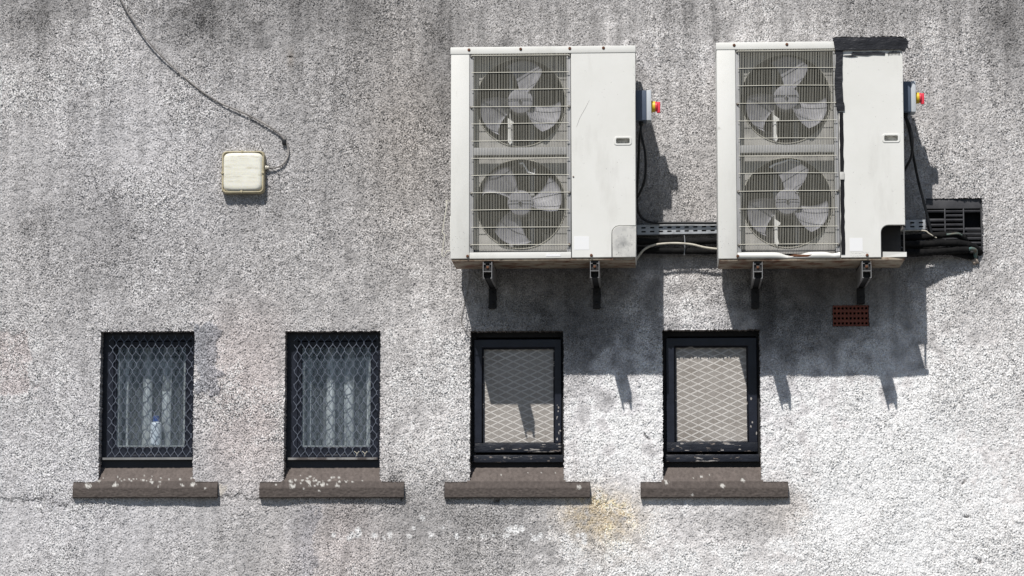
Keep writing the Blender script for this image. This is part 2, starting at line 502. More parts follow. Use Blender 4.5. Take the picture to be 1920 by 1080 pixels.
for cx, cy, rx, ry, a in ((375, 30, 60, 75, -.32), (60, 40, 45, 70, -.28), (670, 30, 40, 70, -.22), (560, 20, 30, 60, -.15), (1085, 650, 16, 60, -.25), (1440, 620, 26, 60, -.28), (1020, 30, 30, 50, -.15), (1300, 30, 40, 40, -.14), (1640, 20, 50, 40, -.16), (830, 420, 20, 80, -.15), (215, 420, 60, 70, -.16), (60, 420, 40, 60, -.14),
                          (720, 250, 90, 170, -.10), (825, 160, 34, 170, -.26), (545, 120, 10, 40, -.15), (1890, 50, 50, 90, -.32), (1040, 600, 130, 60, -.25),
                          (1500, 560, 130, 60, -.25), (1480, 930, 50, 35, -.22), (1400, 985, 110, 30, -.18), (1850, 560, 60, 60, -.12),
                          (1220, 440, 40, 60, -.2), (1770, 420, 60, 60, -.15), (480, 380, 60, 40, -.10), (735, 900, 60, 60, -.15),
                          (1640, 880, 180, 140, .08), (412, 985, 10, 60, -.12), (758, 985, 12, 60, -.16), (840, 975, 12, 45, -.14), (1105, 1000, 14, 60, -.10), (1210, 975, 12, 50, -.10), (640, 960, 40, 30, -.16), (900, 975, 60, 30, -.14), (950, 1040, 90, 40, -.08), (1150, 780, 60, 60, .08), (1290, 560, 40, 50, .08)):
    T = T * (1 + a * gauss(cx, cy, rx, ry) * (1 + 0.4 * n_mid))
# the aggregate: dark and pale chips thrown at random
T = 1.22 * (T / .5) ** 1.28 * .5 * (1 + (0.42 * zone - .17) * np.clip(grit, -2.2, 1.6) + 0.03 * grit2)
for hx, hy, hr in ((367, 111, 4), (1801, 900, 6), (1804, 962, 4), (1836, 1052, 4), (937, 942, 8), (757, 938, 5), (540, 105, 4), (1200, 726, 3), (1210, 816, 3)):
    T = T * (1 - .75 * np.exp(-((UW - hx) ** 2 + (VW - hy) ** 2) / (hr * hr)))
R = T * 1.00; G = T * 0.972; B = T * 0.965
cool = gauss(150, 900, 260, 240) + 0.8 * gauss(1300, 700, 300, 160) + 0.7 * gauss(250, 300, 260, 300)
B = B * (1 + 0.05 * np.clip(cool, 0, 1)); G = G * (1 + 0.015 * np.clip(cool, 0, 1))
pink = gauss(460, 740, 80, 170, 4) + patch_b + 0.6 * gauss(640, 860, 60, 160) + 0.6 * gauss(640, 1040, 120, 90)
pink = np.clip(pink, 0, 1)
R = R * (1 + 0.045 * pink); G = G * (1 - 0.015 * pink); B = B * (1 - 0.03 * pink)
pg = np.clip(0.36 * patch_a, 0, .5)
R = R * (1 - pg); G = G * (1 - pg * 0.92); B = B * (1 - pg * 0.8)
bluish = step_(UW, 520, 590) * (1 - step_(UW, 592, 596)) * step_(V, 944, 950)
R = R * (1 - .14 * bluish); G = G * (1 - .12 * bluish); B = B * (1 - .08 * bluish)
crack = np.exp(-((VW - 933) / 2.0) ** 2) * ((U < 140) | ((U > 408) & (U < 486)))
R = R * (1 - .45 * crack); G = G * (1 - .45 * crack); B = B * (1 - .45 * crack)
orange = np.clip(gauss(1122, 962, 62, 40) * (1 + 0.35 * n_small) + 0.35 * gauss(1150, 1000, 60, 50), 0, 1) * (0.45 + 0.55 * step_(-grit + n_mid * .5, -1.0, 0.8))
R = R * (1 - .06 * orange); G = G * (1 - .22 * orange); B = B * (1 - .50 * orange)
rusty = np.clip(gauss(1560, 500, 60, 30) + gauss(545, 108, 6, 16) + 0.5 * gauss(1480, 960, 60, 40) + 0.6 * gauss(760, 250, 90, 200) + 0.4 * gauss(1300, 450, 40, 120), 0, 1)
G = G * (1 - .05 * rusty); B = B * (1 - .11 * rusty)
mort = step_(UW, 407, 409) * (1 - step_(UW + .3 * (V - 905), 424, 430)) * step_(VW, 904, 908) * (1 - step_(VW, 929, 933))
R += mort * (.62 - R) * .9; G += mort * (.58 - G) * .9; B += mort * (.53 - B) * .9
# white splashes of lime below the third window
sp = random.Random(5)
spots = [(660, 1002, 9), (672, 1000, 11), (655, 1010, 7), (702, 1004, 7), (730, 1004, 8), (720, 1008, 6), (775, 990, 5), (768, 1005, 6), (805, 1002, 8), (795, 975, 5),
         (855, 1005, 7), (830, 988, 5), (905, 1005, 5), (955, 992, 8), (968, 994, 9), (978, 990, 7), (950, 1006, 6), (1000, 1008, 8), (1015, 1003, 6), (1032, 988, 4),
         (1058, 1007, 8), (1063, 1009, 6), (1094, 1006, 9), (1095, 1014, 7), (1083, 1004, 5), (625, 1004, 6), (792, 970, 5), (880, 1008, 4), (1030, 1010, 5), (925, 1004, 4)]
white = np.zeros_like(T)
for cx, cy, r in spots:
    white = np.maximum(white, np.exp(-(((U - cx) / (r * .8)) ** 2 + ((V - cy) / (r * .85)) ** 2)))
white = step_(white + 0.16 * n_small + 0.06 * grit2, 0.30, 0.60) * (white > 0.08)
white = white * (0.6 + 0.4 * step_(grit + n_small * .6, -0.7, 0.5))
for C_ in (R, G, B):
    C_ += white * (0.82 - C_) * 0.95

# openings (photo edges of the openings in the wall plane)
WIN = []
for (l, r, t, b) in ((186, 363, 621, 876), (533, 712, 621, 876), (881, 1056, 620, 876), (1243, 1425, 618, 876)):
    vm = (t + b) / 2
    WIN.append((P(l, vm).x, P(r, vm).x, P((l + r) / 2, t).z, P((l + r) / 2, 912).z))
VENT = (P(1736, 420).x, P(1842, 420).x, P(1790, 372).z, P(1790, 478).z)
ABR = (P(1561, 590).x, P(1629, 590).x, P(1595, 572).z, P(1595, 612).z)
hole = np.zeros((nz - 1, nx - 1), bool)
loops = []
for (xa, xb, zt, zb) in WIN + [VENT, ABR]:
    a, b = int(round((xa - WX0) / STEP)), int(round((xb - WX0) / STEP))
    c, d = int(round((zb - WZ0) / STEP)), int(round((zt - WZ0) / STEP))
    hole[c:d, a:b] = True
    loops.append([(c, i) for i in range(a, b)] + [(j, b) for j in range(c, d)] + [(d, i) for i in range(b, a, -1)] + [(j, a) for j in range(d, c, -1)])
# crumbly arrises round the openings
edge = np.zeros((nz, nx))
for (xa, xb, zt, zb) in WIN:
    dd = np.maximum(np.maximum(xa - X, X - xb), np.maximum(zb - Z, Z - zt))
    edge = np.maximum(edge, np.exp(-(dd / 0.022) ** 2))
H -= edge * (0.004 + 0.0015 * n_small)
near = np.where((X - WX0 < 0.02) | (WX1 - X < 0.02) | (Z - WZ0 < 0.02) | (WZ1 - Z < 0.02), 0.0, 1.0)
H = H * near
jx, jz = 0.0014 * RNG.standard_normal((nz, nx)), 0.0014 * RNG.standard_normal((nz, nx))
jx += edge * 0.0007 * n_small; jz += edge * 0.0009 * field(0.02)
XX, ZZ = X + jx * near, Z + jz * near
verts = np.stack([XX, -H, ZZ], -1).reshape(-1, 3)
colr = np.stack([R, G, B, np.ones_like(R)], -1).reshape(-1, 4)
idx = np.arange(nx * nz).reshape(nz, nx)
q = np.stack([idx[:-1, :-1], idx[:-1, 1:], idx[1:, 1:], idx[1:, :-1]], -1)[~hole]
ex_v, ex_q, ex_c = [], [], []
base = nx * nz
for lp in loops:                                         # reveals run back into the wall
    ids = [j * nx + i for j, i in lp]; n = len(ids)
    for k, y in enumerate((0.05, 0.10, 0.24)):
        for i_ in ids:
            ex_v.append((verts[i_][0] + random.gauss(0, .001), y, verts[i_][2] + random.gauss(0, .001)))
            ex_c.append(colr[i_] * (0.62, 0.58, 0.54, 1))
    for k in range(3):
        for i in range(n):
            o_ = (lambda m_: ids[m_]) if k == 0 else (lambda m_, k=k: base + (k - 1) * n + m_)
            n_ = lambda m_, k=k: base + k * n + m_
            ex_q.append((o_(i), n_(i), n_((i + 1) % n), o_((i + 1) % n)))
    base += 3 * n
# the rest of the facade, outside the relief
OX0, OX1, OZ0, OZ1 = -9.0, 7.5, 0.0, 7.4
for (xa, za, xb, zb) in ((OX0, OZ0, OX1, WZ0), (OX0, gz[-1], OX1, OZ1), (OX0, WZ0, WX0, gz[-1]), (gx[-1], WZ0, OX1, gz[-1])):
    for v in ((xa, 0, za), (xb, 0, za), (xb, 0, zb), (xa, 0, zb)):
        ex_v.append(v); ex_c.append(np.array((.45, .435, .42, 1)))
    ex_q.append((base, base + 1, base + 2, base + 3)); base += 4
verts = np.concatenate([verts, np.array(ex_v)]); colr = np.concatenate([colr, np.array(ex_c)])
q = np.concatenate([q, np.array(ex_q)]).astype(np.int32)
me = bpy.data.meshes.new('wall')
me.vertices.add(len(verts)); me.vertices.foreach_set('co', verts.astype(np.float32).ravel())
me.loops.add(q.size); me.loops.foreach_set('vertex_index', q.ravel())
me.polygons.add(len(q)); me.polygons.foreach_set('loop_start', np.arange(0, q.size, 4, dtype=np.int32))
me.polygons.foreach_set('use_smooth', np.ones(len(q), bool))
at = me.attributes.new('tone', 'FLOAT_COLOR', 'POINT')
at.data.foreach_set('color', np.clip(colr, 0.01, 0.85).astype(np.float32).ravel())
me.update(); me.validate()
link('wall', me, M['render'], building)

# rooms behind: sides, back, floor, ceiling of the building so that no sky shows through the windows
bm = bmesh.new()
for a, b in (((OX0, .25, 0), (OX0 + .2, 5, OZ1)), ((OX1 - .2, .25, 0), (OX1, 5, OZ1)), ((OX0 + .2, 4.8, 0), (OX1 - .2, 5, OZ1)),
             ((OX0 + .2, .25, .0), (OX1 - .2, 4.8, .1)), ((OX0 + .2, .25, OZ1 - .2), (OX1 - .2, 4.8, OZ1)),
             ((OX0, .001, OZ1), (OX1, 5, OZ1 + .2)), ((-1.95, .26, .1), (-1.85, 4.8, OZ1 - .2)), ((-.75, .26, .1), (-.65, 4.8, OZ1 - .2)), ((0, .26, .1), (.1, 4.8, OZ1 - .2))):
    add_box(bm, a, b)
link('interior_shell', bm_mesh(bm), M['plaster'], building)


# ------------------------------------------------------------------ windows
def sill_mesh(xa, xb, xl, xr, zt, zm, zb, spots, seed):
    """weathered stone sill: a slope inside the opening running out on a wider front band."""
    rs = np.random.default_rng(seed)
    prof = []
    NS = 22
    for k in range(NS):                                   # slope, slightly hollow
        t = k / (NS - 1)
        prof.append((0.115 - 0.115 * t, zt + (zm + .012 - zt) * (t ** 1.15)))
    prof += [(-0.006, zm + 0.006), (-0.010, zm - 0.002), (-0.016, zm - 0.010), (-0.022, zm - 0.018), (-0.028, zm - 0.026)]
    nfront = 16
    for k in range(1, nfront + 1): prof.append((-0.030, zm - 0.029 + (zb + .003 - zm + 0.029) * k / nfront))
    prof += [(-0.027, zb), (0.02, zb)]
    n = int((xr - xl) / 0.005)
    xs = np.linspace(xl, xr, n)
    bm_v, col, fc = [], [], []
    nzs = rs.standard_normal((len(prof), n))
    sm = nzs.copy()
    for _ in range(2): sm = (sm + np.roll(sm, 1, 1) + np.roll(sm, -1, 1) + np.roll(sm, 1, 0) + np.roll(sm, -1, 0)) / 5 * 1.7
    for i, (y, z) in enumerate(prof):
        for j, x in enumerate(xs):
            yy, zz = y, z
            inside = xa - .012 < x < xb + .012
            if i < NS and not inside:                      # ears: flat top tucked in the wall
                yy, zz = y * 0.3 + .004 - 0.012 * (i / (NS - 1)), zm + 0.003
            d = 0.0006 * sm[i, j] + 0.0003 * nzs[i, j]
            bm_v.append((x, yy - d, zz + d * .4))
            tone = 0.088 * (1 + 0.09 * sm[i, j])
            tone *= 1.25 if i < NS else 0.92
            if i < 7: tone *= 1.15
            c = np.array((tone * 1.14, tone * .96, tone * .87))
            col.append(c)
    bm_v = np.array(bm_v); col = np.array(col)
    for (sx, sz, r) in spots:                             # lichen
        dd = np.hypot((bm_v[:, 0] - sx), (bm_v[:, 2] - sz) * 1.25) + rs.standard_normal(len(bm_v)) * r * .3
        f = np.clip((r - dd) / (r * .35), 0, 1)[:, None]
        col = col * (1 - f) + np.array((.50, .49, .46)) * f * .9 + col * f * .1
    m = len(prof)
    for i in range(m - 1):
        for j in range(n - 1):
            fc.append((i * n + j, (i + 1) * n + j, (i + 1) * n + j + 1, i * n + j + 1))
    fc.append([i * n for i in range(m)]); fc.append([i * n + n - 1 for i in range(m)][::-1])
    me = raw(bm_v, fc, True)
    me.polygons[-1].use_smooth = False; me.polygons[-2].use_smooth = False
    at = me.attributes.new('tone', 'FLOAT_COLOR', 'POINT')
    at.data.foreach_set('color', np.concatenate([col, np.ones((len(col), 1))], 1).astype(np.float32).ravel())
    return me


def diamond_mesh(x0, x1, z0, z1, w, h, y, r, wob, seed, flat=False, knuckle=0.12):
    """expanded-metal lattice as strands running zigzag from side to side."""
    rs = random.Random(seed)
    bm = bmesh.new()
    ncol = int((x1 - x0) / w) + 2
    nrow = int((z1 - z0) / h) + 2
    ph = {}

    def node(i, j):
        # i counts half diamonds in x, j half diamonds in z
        if (i, j) not in ph:
            ph[(i, j)] = Vector((x0 + i * w / 2 + rs.gauss(0, wob) + 0.004 * math.sin(j * .7), y + rs.gauss(0, wob * .6), z0 + j * h / 2 + rs.gauss(0, wob)))
        return ph[(i, j)]

    def clip(a, b):
        t0, t1 = 0.0, 1.0
        for p, d, lo, hi in ((a.x, b.x - a.x, x0, x1), (a.z, b.z - a.z, z0, z1)):
            if abs(d) < 1e-9: continue
            ta, tb = sorted(((lo - p) / d, (hi - p) / d))
            t0, t1 = max(t0, ta), min(t1, tb)
        return (a.lerp(b, t0), a.lerp(b, t1)) if t1 - t0 > 0.03 else None

    for i in range(0, 2 * ncol):
        for j in range(0, 2 * nrow):
            if (i + j) % 2: continue
            for di in (1, -1):
                a, b = node(i, j), node(i + di, j + 1)
                if flat: kn = Vector((di * w * knuckle, 0, 0))     # long way across
                else: kn = Vector((0, 0, h * knuckle))             # long way up
                a1, b1 = a + kn + (b - a) * .06, b - kn - (b - a) * .06
                for (p, q_) in ((a, b),) if flat else ((a, a1), (a1, b1), (b1, b)):
                    c = clip(p, q_)
                    if not c: continue
                    if flat:                                       # wired pattern pressed flat in the glass
                        e = (c[1] - c[0]); nn = Vector((-e.z, 0, e.x)).normalized() * r
                        yo = Vector((0, -.0009 if di > 0 else -.0014, 0)); yb = Vector((0, .001, 0))
                        f0 = [bm.verts.new(Vector((v.x, y, v.z)) + o2) for v, o2 in ((c[0], nn + yo * .3), (c[0], yo), (c[0], -nn + yo * .3), (c[1], -nn + yo * .3), (c[1], yo), (c[1], nn + yo * .3))]
                        bm.faces.new((f0[0], f0[1], f0[4], f0[5])); bm.faces.new((f0[1], f0[2], f0[3], f0[4]))
                    else:
                        rod(bm, c[0], c[1], r, 5)
    return bm_mesh(bm)


def wpx(x_l, x_r, z_t, z_b, y):
    vm = (z_t + z_b) / 2; um = (x_l + x_r) / 2
    return P(x_l, vm, y).x, P(x_r, vm, y).x, P(um, z_t, y).z, P(um, z_b, y).z


lich = random.Random(21)
SILLS = [(136, 407), (486, 757), (833, 1106), (1201, 1478)]
SPOTS = [
    [(164, 911, 9), (215, 909, 8), (286, 905, 6), (361, 908, 8), (341, 910, 5), (385, 916, 4), (187, 902, 5), (165, 904, 6)] +
    [(lich.gauss(265, 45), lich.gauss(899, 6), lich.uniform(1.5, 4)) for _ in range(26)],
    [(548, 911, 9), (546, 903, 7), (580, 903, 6), (605, 909, 7), (633, 911, 6), (517, 909, 4)] +
    [(lich.gauss(600, 38), lich.gauss(905, 6), lich.uniform(2, 4.5)) for _ in range(34)],
    [(1086, 914, 7), (989, 886, 2), (1015, 886, 2), (1041, 886, 2), (940, 890, 2)],
    [(1355, 911, 8), (1249, 905, 7), (1298, 928, 5), (1392, 901, 6), (1315, 894, 4), (1300, 896, 2), (1330, 890, 2)]]
LAB = ['dark mesh-covered window with a white bottle standing behind the glass',
       'dark mesh-covered window with a bare curtain and rusty wire ends at the bottom',
       'black-framed obscure glass window under the unit without tape',
       'black-framed obscure glass window between the two wall units']
Ymesh, Yfr, Ysash, Yglass = 0.055, 0.085, 0.095, 0.112
for wi, (xa, xb, zt, zb) in enumerate(WIN):
    zsl = P(900, 872).z                                    # top of the stone slope
    zf0 = P((SILLS[wi][0] + SILLS[wi][1]) / 2, 869, Yfr).z
    mesh_win = wi < 2
    yf = Yfr
    xin = 0.012
    # outer frame fills the opening
    ow = 0.030 if not mesh_win else 0.052
    bot = zf0 + (0.038 if not mesh_win else 0.050)
    win = link('window', plate(rect(xa - .03, zf0 - .03, xb + .03, zt + .03), [rect(xa + ow * (1.0 if not mesh_win else 1.25), bot, xb - ow * .62, zt - (.046 if mesh_win else .03))], yf, yf + 0.10, 0.003),
               M['frame_gap'] if not mesh_win else M['paint'], building)
    win['label'] = LAB[wi]
    if mesh_win:
        off = 0 if wi == 0 else 347
        gl_, gr_, gt_, gb_ = wpx(219 + off, 348 + off, 651, 838, Yglass)
        sl_, sr_, st_, sb_ = wpx(203 + off, 359 + off, 640, 855, Ysash)
        link('sash', plate(rect(sl_, sb_, sr_, st_), [rect(gl_, gb_, gr_, gt_)], Ysash, Ysash + .045, 0.004), M['paint'], win)
        link('pane', box((gl_ - .008, Yglass, gb_ - .008), (gr_ + .008, Yglass + .004, gt_ + .008)), M['glass'], win)
        bm = bmesh.new()
        add_box(bm, (gl_ - .012, Yglass + .012, gb_ - .004), (gr_ + .012, Yglass + .09, gb_ + .010))
        link('window_board', bm_mesh(bm), M['board'], win)
        for (xx0, xx1) in ((gl_ - .004, gl_ + .012), (gr_ - .014, gr_ + .004)):
            link('reveal_strip', box((xx0, Yglass + .012, gb_ + .011), (xx1, Yglass + .09, gt_ + .02)), M['board'], win)
        ml, mr, mt, mb = wpx(203 + off, 361 + off, 629, 858, Ymesh)
        link('security_mesh', diamond_mesh(ml, mr, mb + .002, mt, .0455, .082, Ymesh, .0020, .0014, 3 + wi, knuckle=.07), M['mesh'], win)
        bl, br, bt, bb = wpx(192 + off, 361 + off, 858, 862, Ymesh)
        bm = bmesh.new()
        add_box(bm, (bl, Ymesh - .008, bb), (br, Ymesh + .03, bt))
        link('mesh_bar', bm_mesh(bm), M['bar'] if wi else M['alu'], win)
        if wi:
            for ux in (669, 684):
                a, c = P(ux, 850, Ymesh - .004), P(ux, 855, Ymesh - .004)
                link('wire_end', tube([a + Vector((-.015, 0, .012)), a, c, ], .0022, 2, False), M['cable_white'], win)
                link('wire_end', tube([a + Vector((.014, 0, .012)), a + Vector((.001, 0, -.003))], .0022, 2, False), M['cable_white'], win)
        # net curtain hanging close behind the pane
        path = [(gl_ - .015, Yglass + .10)]; dense = []
        for pc, pw, nl in ((236, 9, 1), (274, 18, 3), (311, 18, 3), (345, 7, 1)):
            xc_ = P(pc + (0 if wi == 0 else 343), 780, Yglass + .08).x; hw_ = pw / 662
            lx, ly = path[-1]
            for k in range(1, 9):                          # single layer sagging back between the pleats
                t = k / 9
                path.append((lx + (xc_ - hw_ - lx) * t, Yglass + .105 + .012 * math.sin(math.pi * t)))
            pstart = len(path) - 1
            for k in range(nl):                            # gathered net, layer on layer
                path.append((xc_ + (hw_ if k % 2 else -hw_) * random.uniform(.55, 1), Yglass + .098 - .040 * k / nl))
            path.append((xc_ + hw_ * 1.1, Yglass + .085))
            dense += list(range(pstart + 1, len(path) - 1))
            if nl == 1: dense.append(len(path) - 2)
        path.append((gr_ + .015, Yglass + .11))
        np_ = len(path)
        vs_, fs_ = [], []
        for j in range(9):
            zz = gb_ + .012 + (gt_ + .05 - gb_) * j / 8
            for i, (x_, y_) in enumerate(path):
                vs_.append((x_ + .003 * math.sin(j * .5 + i * .3), y_ + .002 * math.sin(j * .9 + i), zz))
        for j in range(8):
            for i in range(np_ - 1):
                a = j * np_ + i
                fs_.append((a, a + 1, a + np_ + 1, a + np_))
        cme = raw(vs_, fs_, True)
        cme.materials.append(M['curtain']); cme.materials.append(M['pleat'])
        for f_ in cme.polygons:
            if f_.index % (np_ - 1) in dense: f_.material_index = 1
        tag(link('net_curtain', cme, None),
            'grey net curtain in folds behind the mesh-covered window with the white bottle' if wi == 0 else 'grey net curtain in folds behind the mesh-covered window without a bottle',
            'curtain', 'curtains behind the mesh windows')
        if wi == 0:
            c = P(292, 836, Yglass + .042)
            c.z = gb_ + .010
            bo = empty('bottle', c, 'white plastic bottle with blue cap on the window board behind mesh', 'bottle')
            link('body', lathe([(.030, 0), (.033, .004), (.033, .118), (.031, .128), (.024, .135), (.016, .138), (.016, .142)], c, (0, 0, 1)), M['bottle'], bo)
            link('cap', lathe([(.019, .139), (.019, .168), (.016, .172)], c, (0, 0, 1), 20), M['cap'], bo)
    else:
        off = 0
        if wi == 2:
            G4, S4, R4 = (905, 1040, 653, 832), (888, 1053, 636, 848), (886, 1056, 853, 867)
        else:
            G4, S4, R4 = (1265, 1402, 650, 830), (1249, 1420, 633, 847), (1246, 1424, 852, 866)
        gl_, gr_, gt_, gb_ = wpx(*G4, Yglass)
        sl_, sr_, st_, sb_ = wpx(*S4, .072)
        sash = plate(rect(sl_, sb_ + .075, sr_, st_), [rect(gl_, gb_ - .02, gr_, gt_)], .072, .118, .005)
        bmx = bmesh.new()
        # three-sided sash plus a separate, more weathered bottom rail
        me = plate([(sl_, sb_ + .052), (gl_, sb_ + .052), (gl_, gt_), (gr_, gt_), (gr_, sb_ + .052), (sr_, sb_ + .052), (sr_, st_), (sl_, st_)], [], .072, .118, .004)
        link('sash', me, M['paint'], win)
        link('sash_rail', box((sl_, .070, sb_), (sr_, .118, gb_), .005), M['paint_worn'], win)
        link('glazing_bead', plate(rect(gl_ + .0005, gb_ + .0005, gr_ - .0005, gt_ - .0005), [rect(gl_ + .008, gb_ + .007, gr_ - .007, gt_ - .007)], .092, .112, .003), M['paint_worn'], win)
        rc_ = random.Random(60 + wi)
        for k in range(15 if wi == 2 else 9):
            on_stile = k < (9 if wi == 2 else 4)
            cx_ = rc_.uniform(gr_ + .006, sr_ - .006) if on_stile else rc_.uniform(gl_, sr_ - .01)
            cz_ = rc_.uniform(gb_ + .01, gb_ + .36) if on_stile else rc_.uniform(sb_ + .008, gb_ - .006)
            w_, h_ = (rc_.uniform(.002, .006), rc_.uniform(.003, .012)) if on_stile else (rc_.uniform(.006, .024), rc_.uniform(.002, .006))
            pts_ = [(cx_ + w_ * math.cos(q_ * 1.05) * rc_.uniform(.5, 1.2), cz_ + h_ * math.sin(q_ * 1.05) * rc_.uniform(.5, 1.2)) for q_ in range(6)]
            yy_ = (.072 if on_stile else .070)
            link('bare_patch', plate(pts_, [], yy_ - .0007, yy_ + .001), M['bare'], win)
        rl, rr, rt, rb = wpx(*R4, .064)
        link('frame_rail', box((rl, .060, rb), (rr, .10, rt), .005), M['paint_worn'], win)
        link('pane', box((gl_ - .004, Yglass, gb_ - .004), (gr_ + .004, Yglass + .006, gt_ + .004)), M['obscure'], win)
        link('lattice', diamond_mesh(gl_ + .003, gr_ - .003, gb_ + .003, gt_ - .003, .088, .039, Yglass, .0038, .0011, 9 + wi, True, .05), M['lattice'], win)
    l, r = SILLS[wi]
    sl0, sr0 = P(l, 920, -.03).x, P(r, 920, -.03).x
    um = (l + r) / 2
    spw = []
    for (sx, sy, sr_) in SPOTS[wi]:
        p = P(sx, sy, -.028 if sy > 905 else .02)
        spw.append((p.x, p.z, sr_ * .62 / 331))
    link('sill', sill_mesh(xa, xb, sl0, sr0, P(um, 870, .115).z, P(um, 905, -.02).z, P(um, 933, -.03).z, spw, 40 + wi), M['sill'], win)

# ------------------------------------------------------------------ louvred vent and air brick
xa, xb, zt, zb = VENT
vr = empty('louvre_vent', (0.5 * (xa + xb), 0, zb), 'black plastic louvre vent with broken slats set in the wall behind pipes', 'vent')
yv = 0.012
flange = P(1790, 391, yv).z
link('flange', box((xa, yv, flange), (xb, yv + .012, zt - .002), .002), M['vent'], vr)
link('back_plate', box((xa, .075, zb), (xb, .085, zt)), M['black_gap'], vr)
for ux in (1737.5, 1772, 1807, 1840.5):
    x = P(ux, 420, yv).x
    link('upright', box((x - .0035, yv - .001, zb + .002), (x + .0035, yv + .03, flange), .001), M['vent'], vr)
cols = [(1740, 1770), (1774, 1805), (1809, 1838)]
slat_me = None
for k in range(10):
    zc = P(1790, 396 + 8.6 * k, yv).z
    for ci, (ua, ub) in enumerate(cols):
        if (k, ci) in ((1, 0), (2, 2), (3, 2), (1, 2)): continue
        x0, x1 = P(ua, 420, yv).x, P(ub, 420, yv).x
        dz = random.gauss(0, .0008)
        bm = bmesh.new()
        add_box(bm, (x0 - .002, yv - .0005, zc - .0065 + dz), (x1 + .002, yv + .026, zc + .0025 + dz), Matrix.Rotation(math.radians(28 + random.gauss(0, 2)), 3, 'X'), Vector((x0, yv, zc)))
        link('slat', bm_mesh(bm), M['vent'], vr)

xa, xb, zt, zb = ABR
ab = empty('air_brick', (0.5 * (xa + xb), 0, zb), 'red terracotta air brick with square holes below the taped unit', 'air brick')
hs = []
for i in range(9):
    for j in range(4):
        cx = xa + (xb - xa) * (i + .62) / 9.25; cz = zb + (zt - zb) * (j + .62) / 4.25
        hs.append(rect(cx - .0062, cz - .0068, cx + .0062, cz + .0062))
link('brick_face', plate(rect(xa + .002, zb + .002, xb - .002, zt - .002), hs, -.001, .05, .001), M['terracotta'], ab)
link('brick_back', box((xa, .06, zb), (xb, .07, zt)), M['black_gap'], ab)

# ------------------------------------------------------------------ air conditioners
YF, YB = -0.45, -0.09
ux0 = P(845, 285, YF).x; ux1 = P(1190, 285, YF).x
W = 0.5 * ((ux1 - ux0) + (P(1697, 285, YF).x - P(1345, 285, YF).x))
S = W / 345.0


def fan_blade(cx, cz, y, a0, r0, r1, w0, w1, s, sweep=14):
    """twisted paddle; angles in degrees."""
    nr, na = 9, 9
    vs_, fs_ = [], []
    for side in (0, 1):
        for i in range(nr):
            t = i / (nr - 1)
            r = r0 + (r1 - r0) * t
            w = w0 + (w1 - w0) * (t ** .7)
            for j in range(na):
                f = j / (na - 1) - .5
                edge_r = r - (0.018 * (2 * f) ** 2 if t > .9 else 0)
                a = math.radians(a0 + f * w + sweep * t * t)
                yy = y + f * (0.065 - .015 * t) + 0.006 * math.cos(f * math.pi) + (0.003 if side else 0)
                vs_.append((cx + edge_r * math.cos(a), yy, cz + edge_r * math.sin(a)))
    n = nr * na
    for s_ in (0, 1):
        for i in range(nr - 1):
            for j in range(na - 1):
                a = s_ * n + i * na + j
                fs_.append((a, a + 1, a + na + 1, a + na))
    ring = [j for j in range(na)] + [i * na + na - 1 for i in range(1, nr)] + [(nr - 1) * na + j for j in range(na - 2, -1, -1)] + [i * na for i in range(nr - 2, 0, -1)]
    for k in range(len(ring)):
        a, b = ring[k], ring[(k + 1) % len(ring)]
        fs_.append((a, b, b + n, a + n))
    return raw(vs_, fs_, True)


